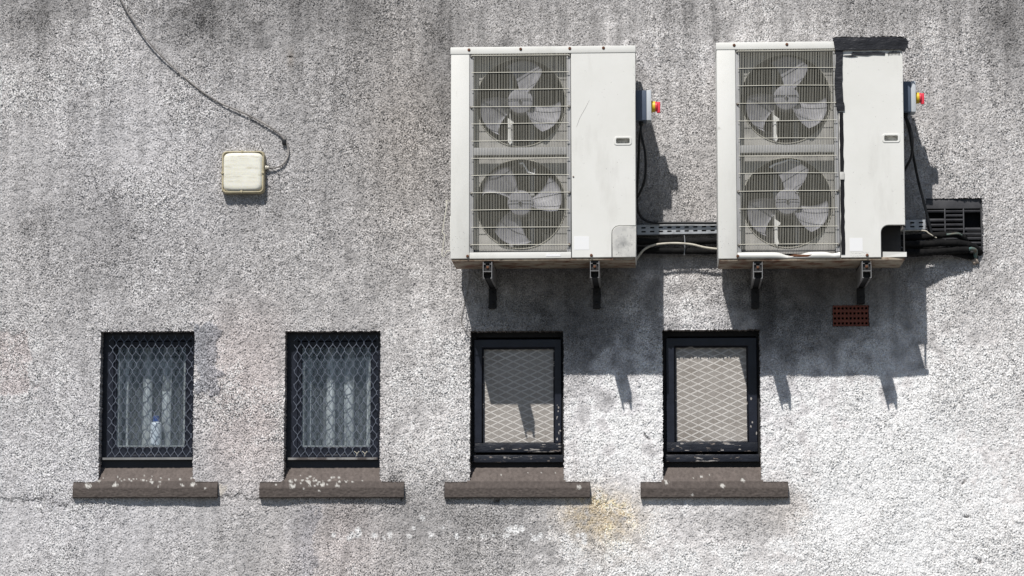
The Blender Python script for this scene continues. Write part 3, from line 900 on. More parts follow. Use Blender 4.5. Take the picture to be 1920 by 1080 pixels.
def ac_unit(u_left, taped, label):
    x0 = P(u_left, 285, YF).x
    zb = P(u_left + 172, 484, YF).z
    zt = P(u_left + 172, 87 if not taped else 78, YF).z
    Hh = zt - zb
    Sz = Hh / 396.0
    X_ = lambda u: x0 + u * S
    Z_ = lambda v: zt - v * Sz
    x1 = X_(345)
    root = empty('air_conditioner', ((x0 + x1) / 2, (YF + YB) / 2, zb), label, 'air conditioner', 'outdoor units on the wall')
    pl = lambda name, me, mat, par=root: link(name, me, M[mat], par)
    # casing
    pl('left_panel', box((x0, YF, zb), (X_(35), YB, Z_(12)), .006), 'panel')
    top = pl('top_cover', box((x0 - .003, YF - .004, Z_(12) - .004), (x1 + .003, YB + .004, zt), .005), 'panel')
    pl('base_pan', box((x0 + .006, YF + .008, zb - .012), (x1 - .006, YB, zb + .004), .003), 'pan')
    pl('back_panel', box((X_(35), YB - .02, zb + .004), (X_(224), YB, Z_(12))), 'inner')
    # right-hand service panel with the recessed handle and the notch for the pipe cover
    nu, nv = 300, 337
    out = [(X_(225.5), Z_(395.5)), (X_(nu if taped else nu), Z_(395.5))]
    rr = 14 * S
    out = [(X_(225.5), Z_(395.5)), (X_(nu), Z_(395.5)), (X_(nu), Z_(nv) - rr)]
    for k in range(1, 7):
        a = math.radians(180 - 15 * k)
        out.append((X_(nu) + rr + rr * math.cos(a), Z_(nv) - rr + rr * math.sin(a)))
    out += [(x1, Z_(nv)), (x1, Z_(13)), (X_(225.5), Z_(13))]
    hx0, hx1, hz0, hz1 = X_(309), X_(334), Z_(184), Z_(174)
    fp = pl('front_panel', plate(out, [rrect(hx0, hz0, hx1, hz1, .007)], YF, YF + .02, .003), 'panel')
    pl('handle_rim', plate(rrect(hx0 - .012, hz0 - .009, hx1 + .012, hz1 + .009, .014), [rrect(hx0, hz0, hx1, hz1, .007)], YF - .003, YF + .004, .0015), 'panel', fp)
    pl('handle_recess', box((hx0 - .006, YF + .030, hz0 - .006), (hx1 + .006, YF + .035, hz1 + .006)), 'panel_old', fp)
    bm = bmesh.new()
    for a, b in (((hx0 - .008, YF + .021, hz0 - .008), (hx0 - .002, YF + .03, hz1 + .008)), ((hx1 + .002, YF + .021, hz0 - .008), (hx1 + .008, YF + .03, hz1 + .008)),
                 ((hx0 - .002, YF + .021, hz0 - .008), (hx1 + .002, YF + .03, hz0 - .002)), ((hx0 - .002, YF + .021, hz1 + .002), (hx1 + .002, YF + .03, hz1 + .008))):
        add_box(bm, a, b)
    pl('handle_sides', bm_mesh(bm), 'panel_old', fp)
    # compressor compartment behind it
    pl('side_panel', box((x1 - .012, YF + .021, Z_(nv) if taped else zb + .004), (x1, YB, Z_(12) - .004)), 'panel')
    pl('partition', box((X_(226), YF + .055, zb + .005), (X_(229), YB - .001, Z_(14))), 'inner')
    if taped:
        pl('compartment_back', box((X_(229), YF + .16, zb + .005), (x1 - .013, YF + .165, Z_(14))), 'inner')
        bm = bmesh.new()
        vs_ = [(X_(303), YF + .012, zb + .004), (x1 + .004, YF - .004, zb + .004), (x1 + .004, YF - .004, zb + .030), (X_(303), YF + .008, zb + .034)]
        for q_ in vs_: bm.verts.new(q_)
        for q_ in vs_: bm.verts.new((q_[0], q_[1] + .012, q_[2]))
        bm.verts.ensure_lookup_table()
        for f in ((0, 1, 2, 3), (7, 6, 5, 4), (0, 4, 5, 1), (1, 5, 6, 2), (2, 6, 7, 3), (3, 7, 4, 0)): bm.faces.new([bm.verts[i] for i in f])
        pl('pan_corner', bm_mesh(bm), 'panel')
        pl('corner_post', box((x1 - .010, YF + .01, zb + .034), (x1 - .004, YF + .03, Z_(nv) - .001)), 'inner')
    else:
        g = .0022
        rc = rr - g
        oc = [(X_(nu) + g, Z_(395.5)), (x1, Z_(395.5)), (x1, Z_(nv) - g)]
        for k in range(0, 7):
            a = math.radians(90 + 15 * k)
            oc.append((X_(nu) + rr + rc * math.cos(a), Z_(nv) - rr + rc * math.sin(a)))
        o = pl('corner_cover', plate(oc, [], YF - .004, YF + .02, .003), 'panel_old')
        o['label'] = 'dirty grey corner cover'
        pl('seam', box((X_(nu) - .006, YF + .022, zb + .004), (x1 - .013, YF + .026, Z_(nv) + .008)), 'black_gap')
    # lower lip under the guard
    if taped:                                              # kicked in and bent
        n = 60; vs_, fs_ = [], []
        for i in range(n + 1):
            t = i / n
            u = 35.5 + (224.5 - 35.5) * t
            dent = math.exp(-((t - .50) / .07) ** 2) * 5.5 + math.exp(-((t - .62) / .05) ** 2) * 3 + math.exp(-((t - .93) / .05) ** 2) * 3
            dy = .020 * math.exp(-((t - .54) / .13) ** 2)
            for v, yy in ((384 + dent, YF + .016 + dy), (385.2 + dent, YF + .001 + dy), (395.5, YF + dy * .2), (395.7, YF + .012)):
                vs_.append((X_(u), yy, Z_(v)))
        for i in range(n):
            for k in range(3):
                a = i * 4 + k
                fs_.append((a, a + 4, a + 5, a + 1))
        o = pl('lower_lip', raw(vs_, fs_, True), 'panel')
        pl('rust_streak', plate([(X_(128), Z_(392)), (X_(165), Z_(393.5)), (X_(182), Z_(389)), (X_(160), Z_(389.5)), (X_(140), Z_(388.5))], [], YF - .0015 + .004, YF + .001 + .004), 'rust')
    else:
        pl('lower_lip', box((X_(35.5), YF + .001, zb), (X_(224.5), YF + .05, Z_(384.5)), .003), 'panel')
        pl('sticker', box((X_(178), YF - .0006, Z_(393)), (X_(205), YF + .001, Z_(388.5))), 'sticker')
    # guard frame, shroud, fans
    for (ua, ub) in ((35.3, 43), (216.5, 224.3)):
        pl('guard_rail', box((X_(ua), YF + .008, Z_(384)), (X_(ub), YF + .022, Z_(12.5)), .002), 'rail')
    pl('cross_bar', box((X_(43), YF + .006, Z_(203)), (X_(216.5), YF + .03, Z_(189)), .003), 'rail')
    rF = 85.5 * S
    centres = [(X_(129.5), Z_(100)), (X_(129.5), Z_(291))]
    vz = [(13, 188.8), (203.2, 384)]
    for (cx, cz), (va, vb) in zip(centres, vz):
        rFz = rF
        pl('fan_shroud', plate(rect(X_(43.2), Z_(vb), X_(216.3), Z_(va)), [circle(cx, cz, rFz, 64)], YF + .085, YF + .091), 'shroud')
        pl('shroud_ring', lathe([(rFz + .001, 0), (rFz - .004, -.004), (rFz - .008, 0), (rFz - .010, .012), (rFz - .012, .12), (rFz - .004, .125), (rFz + .001, .005)], (cx, YF + .087, cz), (0, 1, 0), 64, 35, True), 'inner')
        pl('shroud_edge', lathe([(rFz - .001, 0), (rFz - .003, -.003), (rFz - .005, 0), (rFz - .003, .002)], (cx, YF + .082, cz), (0, 1, 0), 64, 35, True), 'guard')
    coil = pl('coil', box((X_(36), YB - .06, zb + .006), (X_(224), YB - .03, Z_(14))), 'coil')
    bm = bmesh.new()
    for k in range(46):
        u = 40 + k * 4
        add_box(bm, (X_(u), YB - .068, zb + .01), (X_(u) + .002, YB - .0605, Z_(16)))
    o = pl('fins', bm_mesh(bm), 'coil', coil)
    o['kind'] = 'stuff'
    ang = [(-38, 72, 195), (5, 125, 245)] if not taped else [(-38, 72, 195), (-36, 74, 196)]
    for k, (cx, cz) in enumerate(centres):
        fan = pl('fan', lathe([(24 * S, .07), (24 * S, 0), (23 * S, -.006), (20 * S, -.009), (4 * S, -.010), (3.4 * S, -.016), (1.6 * S, -.017), (1.5 * S, -.013)], (cx, YF + .045, cz), (0, 1, 0), 40), 'fan')
        pl('hub_nut', lathe([(.006, 0), (.006, -.010), (.004, -.013)], (cx, YF + .033, cz), (0, 1, 0), 10), 'black_gap', fan)
        pl('hub_groove', box((cx - 20 * S, YF + .0343, cz + 3.0 * S), (cx + 20 * S, YF + .0355, cz + 4.2 * S)), 'black_gap', fan)
        for a in ang[k]:
            pl('blade', fan_blade(cx, cz, YF + .062, a, 22 * S, 79 * S, 50, 56, S), 'fan', fan)
        # motor stay with its cable clip, seen through the blades
        sx = cx - 20 * S
        st = pl('motor_stay', box((sx - .012, YF + .205, cz - 95 * S), (sx + .012, YF + .22, cz + 82 * S), .002), 'rail')
        pl('motor_stay', box((cx + 20 * S - .012, YF + .205, cz - 95 * S), (cx + 20 * S + .012, YF + .22, cz + 82 * S), .002), 'rail')
        pl('motor', lathe([(.07, 0), (.075, .01), (.075, .05), (.06, .06)], (cx, YF + .120, cz), (0, 1, 0), 24), 'inner')
        clip = [(-24, -30), (-13, -38), (-14, -42), (-19, -44), (-19, -66), (-16, -76), (-20, -82), (-24, -74), (-23, -50), (-24, -42)]
        if not (k == 1 and not taped):
            pl('cable_clip', plate([(cx + a * S, cz + b * S) for a, b in clip], [], YF + .072, YF + .078), 'panel')
        if k == 1 and not taped:
            pl('cable_clip', tube([(cx - 2 * S, YF + .075, cz + 76 * S), (cx + 4 * S, YF + .075, cz + 77 * S), (cx + 14 * S, YF + .075, cz + 60 * S), (cx + 26 * S, YF + .077, cz + 56 * S), (cx + 26 * S, YF + .077, cz + 66 * S)], .006, 2, False), 'sticker')
        elif k == 1:
            pl('cable_clip', tube([(cx - 32 * S, YF + .075, cz + 66 * S), (cx - 22 * S, YF + .075, cz + 72 * S), (cx + 2 * S, YF + .075, cz + 79 * S), (cx + 8 * S, YF + .077, cz + 80 * S), (cx + 24 * S, YF + .077, cz + 76 * S)], .006, 2, False), 'sticker')
    # the guard itself: upright wires tied by cross wires
    bm = bmesh.new()
    n = 61
    for k in range(n):
        u = 41.5 + k * (218.5 - 41.5) / (n - 1) + random.gauss(0, .12)
        rod(bm, (X_(u), YF - .002, Z_(379.5)), (X_(u + random.gauss(0, .2)), YF - .002, Z_(11)), .00092, 5)
    guard = pl('fan_guard', bm_mesh(bm), 'guard')
    for k in range(12):
        v = 16.5 + 32.2 * k
        sag = random.gauss(0, .5)
        pl('cross_wire', tube([(X_(38.5), YF - .0055, Z_(v)), (X_(129), YF - .0055 - .001, Z_(v + sag)), (X_(221.5), YF - .0055, Z_(v + random.gauss(0, .4)))], .0021, 2, True, 4), 'guard', guard)
    for v in (17, 113, 274, 371):
        for u in (38.5, 221.5):
            pl('guard_screw', lathe([(.008, .004), (.008, -.001), (.005, -.005)], (X_(u), YF + .004, Z_(v)), (0, 1, 0), 10), 'screw', guard)
    # rusty screws along the top cover and the bottom edge
    ts = (34, 131, 223, 286) if not taped else (33, 131)
    for u in ts:
        pl('screw', lathe([(.0085, .004), (.0085, -.002), (.005, -.005)], (X_(u), YF - .005, Z_(5.5 - u * .004)), (0, 1, 0), 10), 'rust', top)
    for u in ((32, 262) if not taped else (36, 274)):
        pl('screw', lathe([(.0085, .004), (.0085, -.002), (.005, -.005)], (X_(u), YF - .002, Z_(391.5)), (0, 1, 0), 10), 'rust', root)
    if not taped:
        pl('screw', lathe([(.005, .003), (.005, -.002), (.003, -.003)], (X_(229), YF - .001, Z_(245)), (0, 1, 0), 10), 'screw', root)
    # scuffs and chips on the service panel and the left edge
    rs = random.Random(31 if taped else 30)
    bm = bmesh.new()
    for k in range(60):
        edge_ = k % 3
        if edge_ == 0: u, v = 341 + rs.uniform(0, 3), rs.uniform(20, 325)
        elif edge_ == 1: u, v = rs.uniform(3, 30), 380 - abs(rs.gauss(0, 22))
        else: u, v = rs.uniform(240, 330), rs.uniform(25, 330)
        a_ = rs.uniform(0, 3.14); l_ = rs.uniform(.3, 1.3) * (1.8 if edge_ == 2 and rs.random() < .2 else 1)
        w_ = rs.uniform(.15, .45)
        if (hx0 - .02 < X_(u) < hx1 + .02) and (hz0 - .02 < Z_(v) < hz1 + .02): continue
        q4 = [bm.verts.new((X_(u + math.cos(a_) * l_ * p1 - math.sin(a_) * w_ * p2), YF - .0004 - .00001 * k, Z_(v + math.sin(a_) * l_ * p1 + math.cos(a_) * w_ * p2))) for p1, p2 in ((-1, 0), (0, -1), (1, .2), (.1, 1))]
        bm.faces.new(q4)
    o = pl('scuff_marks', bm_mesh(bm), 'scuff'); o['kind'] = 'stuff'
    # stickers and marks
    if not taped:
        pl('paper_label', box((X_(230), YF - .0008, Z_(381)), (X_(258), YF + .001, Z_(356)), 0), 'sticker', fp)
        sc = tube([(X_(259), YF - .0002, Z_(102)), (X_(251), YF - .0002, Z_(118)), (X_(242), YF - .0002, Z_(134)), (X_(235), YF - .0002, Z_(152))], .0011, 1)
        pl('scratch', sc, 'panel_old', fp)
        gw = [(836, 376), (838, 382), (829, 436), (834, 440), (828, 478), (832, 482), (838, 470)]
        pts = [P(a, b, YF + .12) for a, b in gw]
        pl('coil_wire', tube([(x0 + .004, YF + .14, P(845, 372, YF).z)] + pts + [(x0 + .004, YF + .12, P(845, 466, YF).z)], .0030, 2, False), 'guard')
        pl('side_flap', box((x0 - .010, YF + .10, P(840, 467, YF).z), (x0 - .001, YF + .15, P(840, 400, YF).z), .001), 'panel')
    else:
        pl('paper_label', box((X_(242), YF - .0008, Z_(384)), (X_(266), YF + .001, Z_(360)), 0), 'sticker', fp)
        rs = random.Random(4)
        bm = bmesh.new()
        for row, (va, ua, ub) in enumerate(((387, 244, 276), (393, 244, 272))):
            u = ua
            while u < ub:
                a = (X_(u), YF - .0004, Z_(va + rs.uniform(-1.6, 1.6))); b = (X_(u + rs.uniform(.5, 2.2)), YF - .0004, Z_(va + rs.uniform(-1.8, 1.8)))
                rod(bm, a, b, .0006, 4); u += rs.uniform(1.2, 2.6)
        pl('pencil_note', bm_mesh(bm), 'pencil', fp)
        # seal down the joint between guard and panel, then the tape
        strip = [(226.0, 472), (233.0, 472)]
        rs = random.Random(8)
        le = [(X_(226.5 + rs.uniform(-.5, .5)), Z_(v)) for v in range(130, 392, 10)]
        ri = [(X_(233.5 + rs.uniform(-.7, .7)), Z_(v)) for v in range(130, 392, 10)]
        pl('joint_seal', plate(le[::-1] + ri, [], YF - .003, YF + .001), 'black_gap')
        pl('seal_crumb', box((X_(226), YF - .008, Z_(254)), (X_(234), YF - .002, Z_(240)), .002), 'panel_old')
        le = [(X_(220 + 1.6 * math.sin(v * .06) + rs.uniform(-.3, .3)), Z_(v)) for v in range(8, 132, 6)]
        ri = [(X_(234.5 + 1.2 * math.sin(v * .05 + 2) + rs.uniform(-.3, .3) - (1.5 if v > 70 else 0) + (2.0 if v > 110 else 0)), Z_(v)) for v in range(8, 132, 6)]
        t1 = pl('tape_strip', plate(le[::-1] + ri, [], YF - .010, YF - .004, .002), 'tape')
        t1['label'] = 'black tape strip down the guard edge'
        lo = [(X_(u), Z_(18 + rs.uniform(-.5, .5) - .01 * (u - 220) + (4 if u > 342 else 0))) for u in range(220, 352, 6)]
        hi = [(X_(u), Z_(-6 + rs.uniform(-.4, .4) + (3 if u > 340 else 0))) for u in range(216, 352, 6)]
        t2 = pl('tape_strip', plate(lo + hi[::-1], [], YF - .016, YF - .0105, .002), 'tape')
        # folded over the top, crumpled
        nI, nJ = 34, 7
        vs_, fs_ = [], []
        for i in range(nI):
            for j in range(nJ):
                u = 217 + 131 * i / (nI - 1)
                vs_.append((X_(u), YF - .014 + .20 * j / (nJ - 1), Z_(-2.0) + .004 + .008 * rs.random() + (.007 if j == 0 else 0)))
        for i in range(nI - 1):
            for j in range(nJ - 1):
                a = i * nJ + j
                fs_.append((a, a + nJ, a + nJ + 1, a + 1))
        pl('tape_fold', raw(vs_, fs_, True), 'tape')
        flap = [(346, -4), (352, -3), (356, 4), (354, 10), (357, 17), (352, 14), (349, 22), (345, 20)]
        pl('tape_flap', plate([(X_(a), Z_(b)) for a, b in flap], [], YF - .018, YF - .012, .001), 'tape')
        frag = [(250, 24), (252, 20.5), (275, 21), (300, 20), (313, 22), (312, 26), (290, 25), (280, 27), (262, 26)]
        pl('tape_scrap', plate([(X_(a), Z_(b)) for a, b in frag], [], YF - .0055, YF - .002), 'tape')
        frag = [(234, 26.5), (252, 26), (262, 28), (250, 29), (240, 28)]
        pl('tape_scrap', plate([(X_(a), Z_(b)) for a, b in frag], [], YF - .0055, YF - .002), 'tape')
        for k in range(9):
            u = 318 + k * 2.6
            pl('vent_slot', box((X_(u), YF - .0056, Z_(26 - 1.5 * math.sin(k * .35))), (X_(u + 1.2), YF - .003, Z_(22 - 3 * math.sin(k * .35)))), 'black_gap')
    return x0, x1, zb, zt


AX0, AX1, AZB, AZT = ac_unit(845, False, 'cream twin-fan outdoor unit with paper label and intact corner cover')
BX0, BX1, BZB, BZT = ac_unit(1345, True, 'cream twin-fan outdoor unit sealed with black tape, pipe cover missing')


# ------------------------------------------------------------------ brackets
def bracket(upx, ztop, label, vr=578):
    yf = -.505
    xc = P(upx, 495, yf).x
    zf = ztop - .026
    w, h1, h2, t = .0255, .052, .040, .0035
    root = empty('wall_bracket', (xc, 0, zf - .3), label, 'bracket', 'brackets carrying the outdoor units')
    bm = bmesh.new()
    # extruded profile: hollow box above an open channel with turned lips
    add_box(bm, (xc - w, yf, zf - h1 - h2), (xc - w + t, -.03, zf))
    add_box(bm, (xc + w - t, yf, zf - h1 - h2), (xc + w, -.03, zf))
    add_box(bm, (xc - w + t, yf, zf - h1 - t), (xc + w - t, -.03, zf - h1))
    add_box(bm, (xc - w + t, yf, zf - .014), (xc - w + .014, -.03, zf - .014 + t))
    add_box(bm, (xc + w - .014, yf, zf - .014), (xc + w - t, -.03, zf - .014 + t))
    add_box(bm, (xc - w + t, yf, zf - h1 - h2), (xc - w + .009, -.03, zf - h1 - h2 + t))
    add_box(bm, (xc + w - .009, yf, zf - h1 - h2), (xc + w - t, -.03, zf - h1 - h2 + t))
    link('arm', bm_mesh(bm), M['alu'], root)
    link('plug', box((xc - w + t + .002, yf + .012, zf - h1 + .002), (xc + w - t - .002, yf + .03, zf - .017), .002), M['rubber'], root)
    link('bolt', lathe([(.009, .01), (.009, -.004), (.005, -.008)], (xc, yf + .012, zf - .030), (0, 1, 0), 6), M['rust'], root)
    link('channel_filler', box((xc - w + t + .001, yf + .05, zf - h1 - h2 + .006), (xc + w - t - .001, -.031, zf - h1 - t - .002)), M['rail_dark'], root)
    zr = P(upx, vr, -.03).z
    link('wall_rail', box((xc - .022, -.029, zr), (xc + .022, .006, zf + .02), .003), M['rail_dark'], root)
    for dz in (.03, .085):
        link('bolt', lathe([(.011, .0), (.011, -.008), (.006, -.011)], (xc, -.029, zr + dz), (0, 1, 0), 6), M['rail_dark'], root)
    for yy in (-.40, -.14):
        link('rubber_foot', box((xc - .024, yy - .03, zf + .0002), (xc + .024, yy + .03, ztop - .0125), .002), M['rubber'], root)


for u, zb_, lab in ((914, AZB, 'aluminium bracket arm under the fan end of the untaped unit'), (1115, AZB, 'aluminium bracket arm under the paper-label end of the untaped unit'),
                    (1421, BZB, 'aluminium bracket arm under the fan end of the taped unit'), (1625, BZB, 'aluminium bracket arm just above the red air brick')):
    bracket(u, zb_, lab, 569 if u == 1625 else 578)


# ------------------------------------------------------------------ isolator switches
def isolator(x, upx_z, label, widths):
    zt, zb = P(1205, upx_z[0], -.29).z, P(1205, upx_z[1], -.29).z
    yc, hw = -.285, .052
    r = empty('isolator_switch', (x, yc, zb), label, 'switch', 'rotary isolators on the unit sides')
    a, b = widths
    link('body', box((x, yc - hw, zb), (x + a, yc + hw, zt), .004), M['iso_body'], r)
    link('lid', box((x + a + .0005, yc - hw - .001, zb - .001), (x + b, yc + hw + .001, zt + .001), .005), M['iso_lid'], r)
    zc = (zt + zb) / 2
    link('collar', lathe([(.034, 0), (.034, .006), (.031, .008), (.031, .020), (.029, .022)], (x + b, yc, zc), (1, 0, 0), 28), M['yellow'], r)
    k = link('knob', lathe([(.028, .022), (.028, .030), (.025, .032)], (x + b, yc, zc), (1, 0, 0), 24), M['red'], r)
    link('grip', box((x + b + .030, yc - .012, zc - .036), (x + b + .050, yc + .012, zc + .026), .004), M['red'], k)
    link('gland', lathe([(.014, 0), (.014, -.016), (.010, -.020)], (x + a * .5, yc, zb), (0, 0, 1), 12), M['cable'], r)
    link('gland', lathe([(.014, 0), (.014, -.016), (.010, -.020)], (x + a * .5, yc + .026, zb), (0, 0, 1), 12), M['cable'], r)
    return x + a * .5, yc, zb


ia = isolator(AX1 + .001, (172, 228), 'slate rotary isolator with red knob on the side of the untaped unit', (.060, .088))
ib = isolator(BX1 + .001, (160, 217), 'slate rotary isolator with red knob on the side of the taped unit', (.052, .080))


# ------------------------------------------------------------------ cables, tray, pipes
def cable(name, pts, r, mat, label, cat='cable', group=None, per=8, res=3):
    return tag(link(name, tube(pts, r, res, True, per), M[mat]), label, cat, group)


A_ = lambda u, v, y: tuple(P(u, v, y))
cable('switch_cable', [(ia[0], ia[1], ia[2] - .015), A_(1202, 250, -.285), A_(1210, 290, -.27), A_(1209, 335, -.24), A_(1198, 365, -.19), A_(1184, 385, -.085)], .0075, 'cable',
      'black cable bulging from the untaped unit switch back behind its casing')
cable('switch_cable', [(ia[0], ia[1] + .026, ia[2] - .015), A_(1199, 260, -.25), A_(1197, 310, -.18), A_(1194, 370, -.11), A_(1198, 400, -.085), A_(1214, 415, -.085), A_(1240, 418, -.080), A_(1290, 418, -.080), A_(1340, 418, -.080), A_(1390, 416, -.075)],
      .0075, 'cable', 'black cable dropping from the untaped unit switch and running along the tray top')
cable('switch_cable', [(ib[0], ib[1], ib[2] - .015), A_(1707, 240, -.28), A_(1711, 265, -.27), A_(1708, 295, -.23), A_(1698, 315, -.17), A_(1688, 335, -.085)], .0075, 'cable',
      'black cable bulging from the taped unit switch back behind its casing')
cable('switch_cable', [(ib[0], ib[1] + .026, ib[2] - .015), A_(1706, 250, -.24), A_(1712, 290, -.18), A_(1722, 340, -.12), A_(1735, 390, -.08), A_(1745, 430, -.07), A_(1749, 446, -.07)], .008, 'cable',
      'black cable slanting from the taped unit switch down to the louvre vent')

# perforated tray along the wall behind both units
tl, tr_ = P(1150, 432, -.06), P(1735, 421, -.06)
hgt = .056
hs = []
nslot = 36
L = tr_.x - tl.x
for k in range(nslot):
    for row in (0.30, 0.70):
        cx = tl.x + L * (k + .5) / nslot; cz = -hgt / 2 + hgt * row
        hs.append(rrect(cx - .013, cz - .0045, cx + .013, cz + .0045, .004, 3))
me = plate(rect(tl.x, -hgt / 2, tr_.x, hgt / 2), hs, -.062, -.0595)
def shear(me):
    n = len(me.vertices); co = np.empty(n * 3); me.vertices.foreach_get('co', co); co = co.reshape(-1, 3)
    co[:, 2] += tl.z + (tr_.z - tl.z) * (co[:, 0] - tl.x) / L
    me.vertices.foreach_set('co', co.ravel()); me.update(); return me
tray = empty('cable_tray', (tl.x + L / 2, -.03, tl.z - .03), 'perforated galvanised cable tray running behind both outdoor units', 'cable tray')
link('face', shear(me), M['galv'], tray)
link('flange', shear(box((tl.x, -.0595, hgt / 2 - .0025), (tr_.x, -.012, hgt / 2))), M['galv'], tray)
link('flange', shear(box((tl.x, -.0595, -hgt / 2), (tr_.x, -.012, -hgt / 2 + .0025))), M['galv'], tray)
link('back_web', shear(box((tl.x, -.016, -hgt / 2 + .003), (tr_.x, .004, hgt / 2 - .003))), M['rail_dark'], tray)


def pipe(pts, r, label, mat='foam', per=10):
    me = tube(pts, r, 4, True, per)
    n = len(me.vertices); co = np.empty(n * 3); me.vertices.foreach_get('co', co)
    co += np.random.default_rng(n).standard_normal(n * 3) * r * .045
    me.vertices.foreach_set('co', co); me.update()
    return tag(link('insulated_pipe', me, M[mat]), label, 'pipe', 'foam-wrapped refrigerant pipes')


pipe([A_(1160, 452, -.06), A_(1240, 453, -.06), A_(1320, 452, -.06), A_(1460, 450, -.055), A_(1600, 447, -.055), A_(1700, 446, -.06), A_(1760, 441, -.07), A_(1792, 440, -.065), A_(1806, 446, -.045), A_(1812, 456, .0)], .019,
     'upper black foam pipe running along the wall below the cable tray')
pipe([A_(1160, 469, -.05), A_(1250, 470, -.05), A_(1330, 471, -.05), A_(1420, 470, -.045)], .019, 'lower black foam pipe between the units under the looping white cable')
pipe([A_(1672, 448, -.22), A_(1690, 456, -.17), A_(1720, 458, -.12), A_(1765, 456, -.095), A_(1800, 456, -.075), A_(1826, 463, -.045), A_(1838, 474, .004)], .019, 'middle black foam pipe from the open corner of the taped unit')
pipe([A_(1668, 466, -.24), A_(1690, 473, -.17), A_(1722, 474, -.115), A_(1760, 471, -.085), A_(1795, 468, -.07), A_(1815, 468, -.06)], .022, 'thickest black foam pipe, lowest of those below the louvre vent')
pipe([A_(1665, 440, -.25), A_(1685, 452, -.16), A_(1705, 464, -.07), A_(1740, 464, -.05), A_(1800, 478, -.035), A_(1832, 484, .002)], .015, 'thin black foam pipe hugging the wall behind the thicker ones')
cable('pipe_stub', [A_(1812, 467, -.062), A_(1822, 466, -.06), A_(1829, 470, -.045), A_(1829, 480, -.02), A_(1829, 484, .003)], .012, 'copper', 'greenish copper pipe stub bending into the wall below the vent', 'pipe')
cable('pipe_stub', [A_(1775, 440, -.09), A_(1795, 438, -.088), A_(1803, 441, -.07)], .006, 'copper', 'thin greenish copper end on the upper foam pipe', 'pipe')
bm = bmesh.new()
bmesh.ops.create_icosphere(bm, subdivisions=3, radius=.019)
for v in bm.verts:
    v.co *= 1 + .25 * math.sin(v.co.x * 260 + v.co.z * 190) + .1 * random.random()
    v.co = v.co + Vector(P(1829, 489, -.006))
tag(link('mortar_lump', bm_mesh(bm, 1.5), M['mortar']), 'pale crumbly mortar lump where the pipes enter the wall', 'mortar')
cable('white_cable', [A_(1186, 496, -.10), A_(1194, 485, -.10), A_(1208, 468, -.105), A_(1228, 459, -.11), A_(1262, 456, -.11), A_(1295, 458, -.108), A_(1322, 464, -.105), A_(1350, 467, -.10), A_(1380, 466, -.085)], .0062, 'cable_white',
      'off-white cable looping over the foam pipes between the units')
cable('thin_tray_cable', [A_(1692, 433, -.085), A_(1715, 432, -.085), A_(1735, 433, -.085), A_(1742, 438, -.085), A_(1756, 446, -.08)], .004, 'cable_white', 'thin pale cable under the tray end beside the vent')
tag(link('pipe_tie', tube([A_(1283, 441, -.085), A_(1284, 450, -.086), A_(1284, 462, -.086), A_(1283, 478, -.073)], .0025, 2), M['galv']), 'grey wire tie round the foam pipes between the units', 'wire')
cable('thin_wire', [A_(879, 486, -.02), A_(880, 520, -.012), A_(873, 560, -.01), A_(865, 595, -.010), A_(868, 612, -.010), A_(877, 628, -.008), A_(882, 634, .012)], .0024, 'cable_grey',
      'thin dark wire hanging from the untaped unit to the window corner', 'wire')

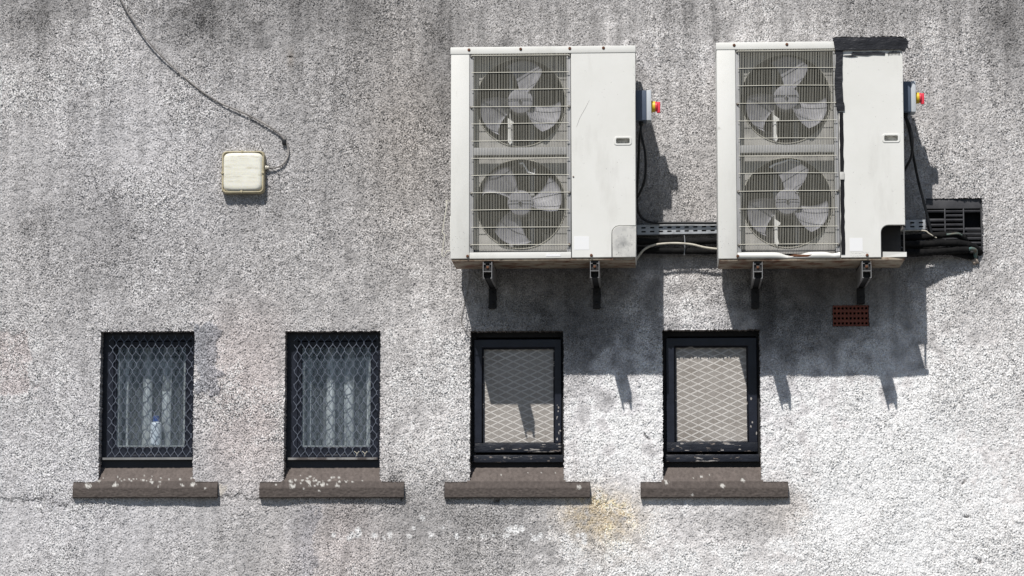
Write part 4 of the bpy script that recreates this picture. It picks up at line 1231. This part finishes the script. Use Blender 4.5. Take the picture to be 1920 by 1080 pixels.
# ------------------------------------------------------------------ bulkhead lamp and its cable
c0, c1 = P(414.5, 362.5, -.05), P(496, 282, -.05)
lx0, lx1, lz0, lz1 = c0.x, c1.x, c0.z, c1.z
lamp = empty('bulkhead_lamp', ((lx0 + lx1) / 2, 0, lz0), 'square yellowed plastic bulkhead lamp with ribbed milky lens', 'wall lamp')
link('base', plate(rrect(lx0, lz0, lx1, lz1, .028), [], -.040, .006, .008), M['lamp_base'], lamp)
link('rim', plate(rrect(lx0 + .003, lz0 + .003, lx1 - .003, lz1 - .003, .026), [rrect(lx0 + .011, lz0 + .011, lx1 - .011, lz1 - .011, .022)], -.052, -.0395, .003), M['lamp_base'], lamp)
bm = bmesh.new()
N = 28
gv = []
for i in range(N + 1):
    for j in range(N + 1):
        a, b = i / N * 2 - 1, j / N * 2 - 1
        e = max(abs(a), abs(b)); d = (abs(a) ** 7 + abs(b) ** 7) ** (1 / 7)
        k = min(1, 1 / d * e) if d > 0 else 1
        hgt_ = .020 * max(0, 1 - e ** 12) ** .55 + .0003 * math.sin(b * 60) * (1 - e ** 4)
        gv.append(bm.verts.new(((lx0 + lx1) / 2 + a * k * ((lx1 - lx0) / 2 - .010), -.042 - hgt_, (lz0 + lz1) / 2 + b * k * ((lz1 - lz0) / 2 - .010))))
for i in range(N):
    for j in range(N):
        bm.faces.new((gv[i * (N + 1) + j], gv[(i + 1) * (N + 1) + j], gv[(i + 1) * (N + 1) + j + 1], gv[i * (N + 1) + j + 1]))
link('lens', bm_mesh(bm, 1.2), M['lamp_lens'], lamp)
mx, mz = (lx0 + lx1) / 2, (lz0 + lz1) / 2
for x, z in ((mx - .006, lz1 - .006), (mx - .006, lz0 + .008), (lx0 + .006, mz - .006), (lx1 - .007, mz - .006)):
    link('screw', lathe([(.0075, .02), (.0075, -.003), (.005, -.006)], (x, -.052, z), (0, 1, 0), 12), M['lamp_base'], lamp)
gz_ = P(500, 314, -.025).z
link('gland', lathe([(.013, -.004), (.013, .010), (.010, .012), (.010, .022), (.006, .024)], (lx1, -.022, gz_), (1, 0, 0), 8), M['cable_white'], lamp)
cable('lamp_cable', [A_(498, 314, -.022), A_(515, 314.5, -.020), A_(530, 308, -.016), A_(540, 293, -.012), A_(540, 277, -.010), A_(535, 264, -.009), A_(520, 248, -.014), A_(498, 233, -.018), A_(462, 214, -.018),
                     A_(420, 196, -.014), A_(385, 176, -.016), A_(350, 148, -.018), A_(312, 114, -.02), A_(280, 80, -.022), A_(252, 42, -.026), A_(232, 10, -.028), A_(215, -25, -.028), A_(190, -80, -.02)], .0050, 'cable_grey',
      'grey lamp cable climbing the roughcast wall in a long curve')
p = P(533, 265, -.012)
tag(link('cable_clip', box((p.x - .013, -.020, p.z - .018), (p.x + .011, .004, p.z + .012), .004), M['cable']), 'small black clip holding the lamp cable to the wall', 'cable clip')
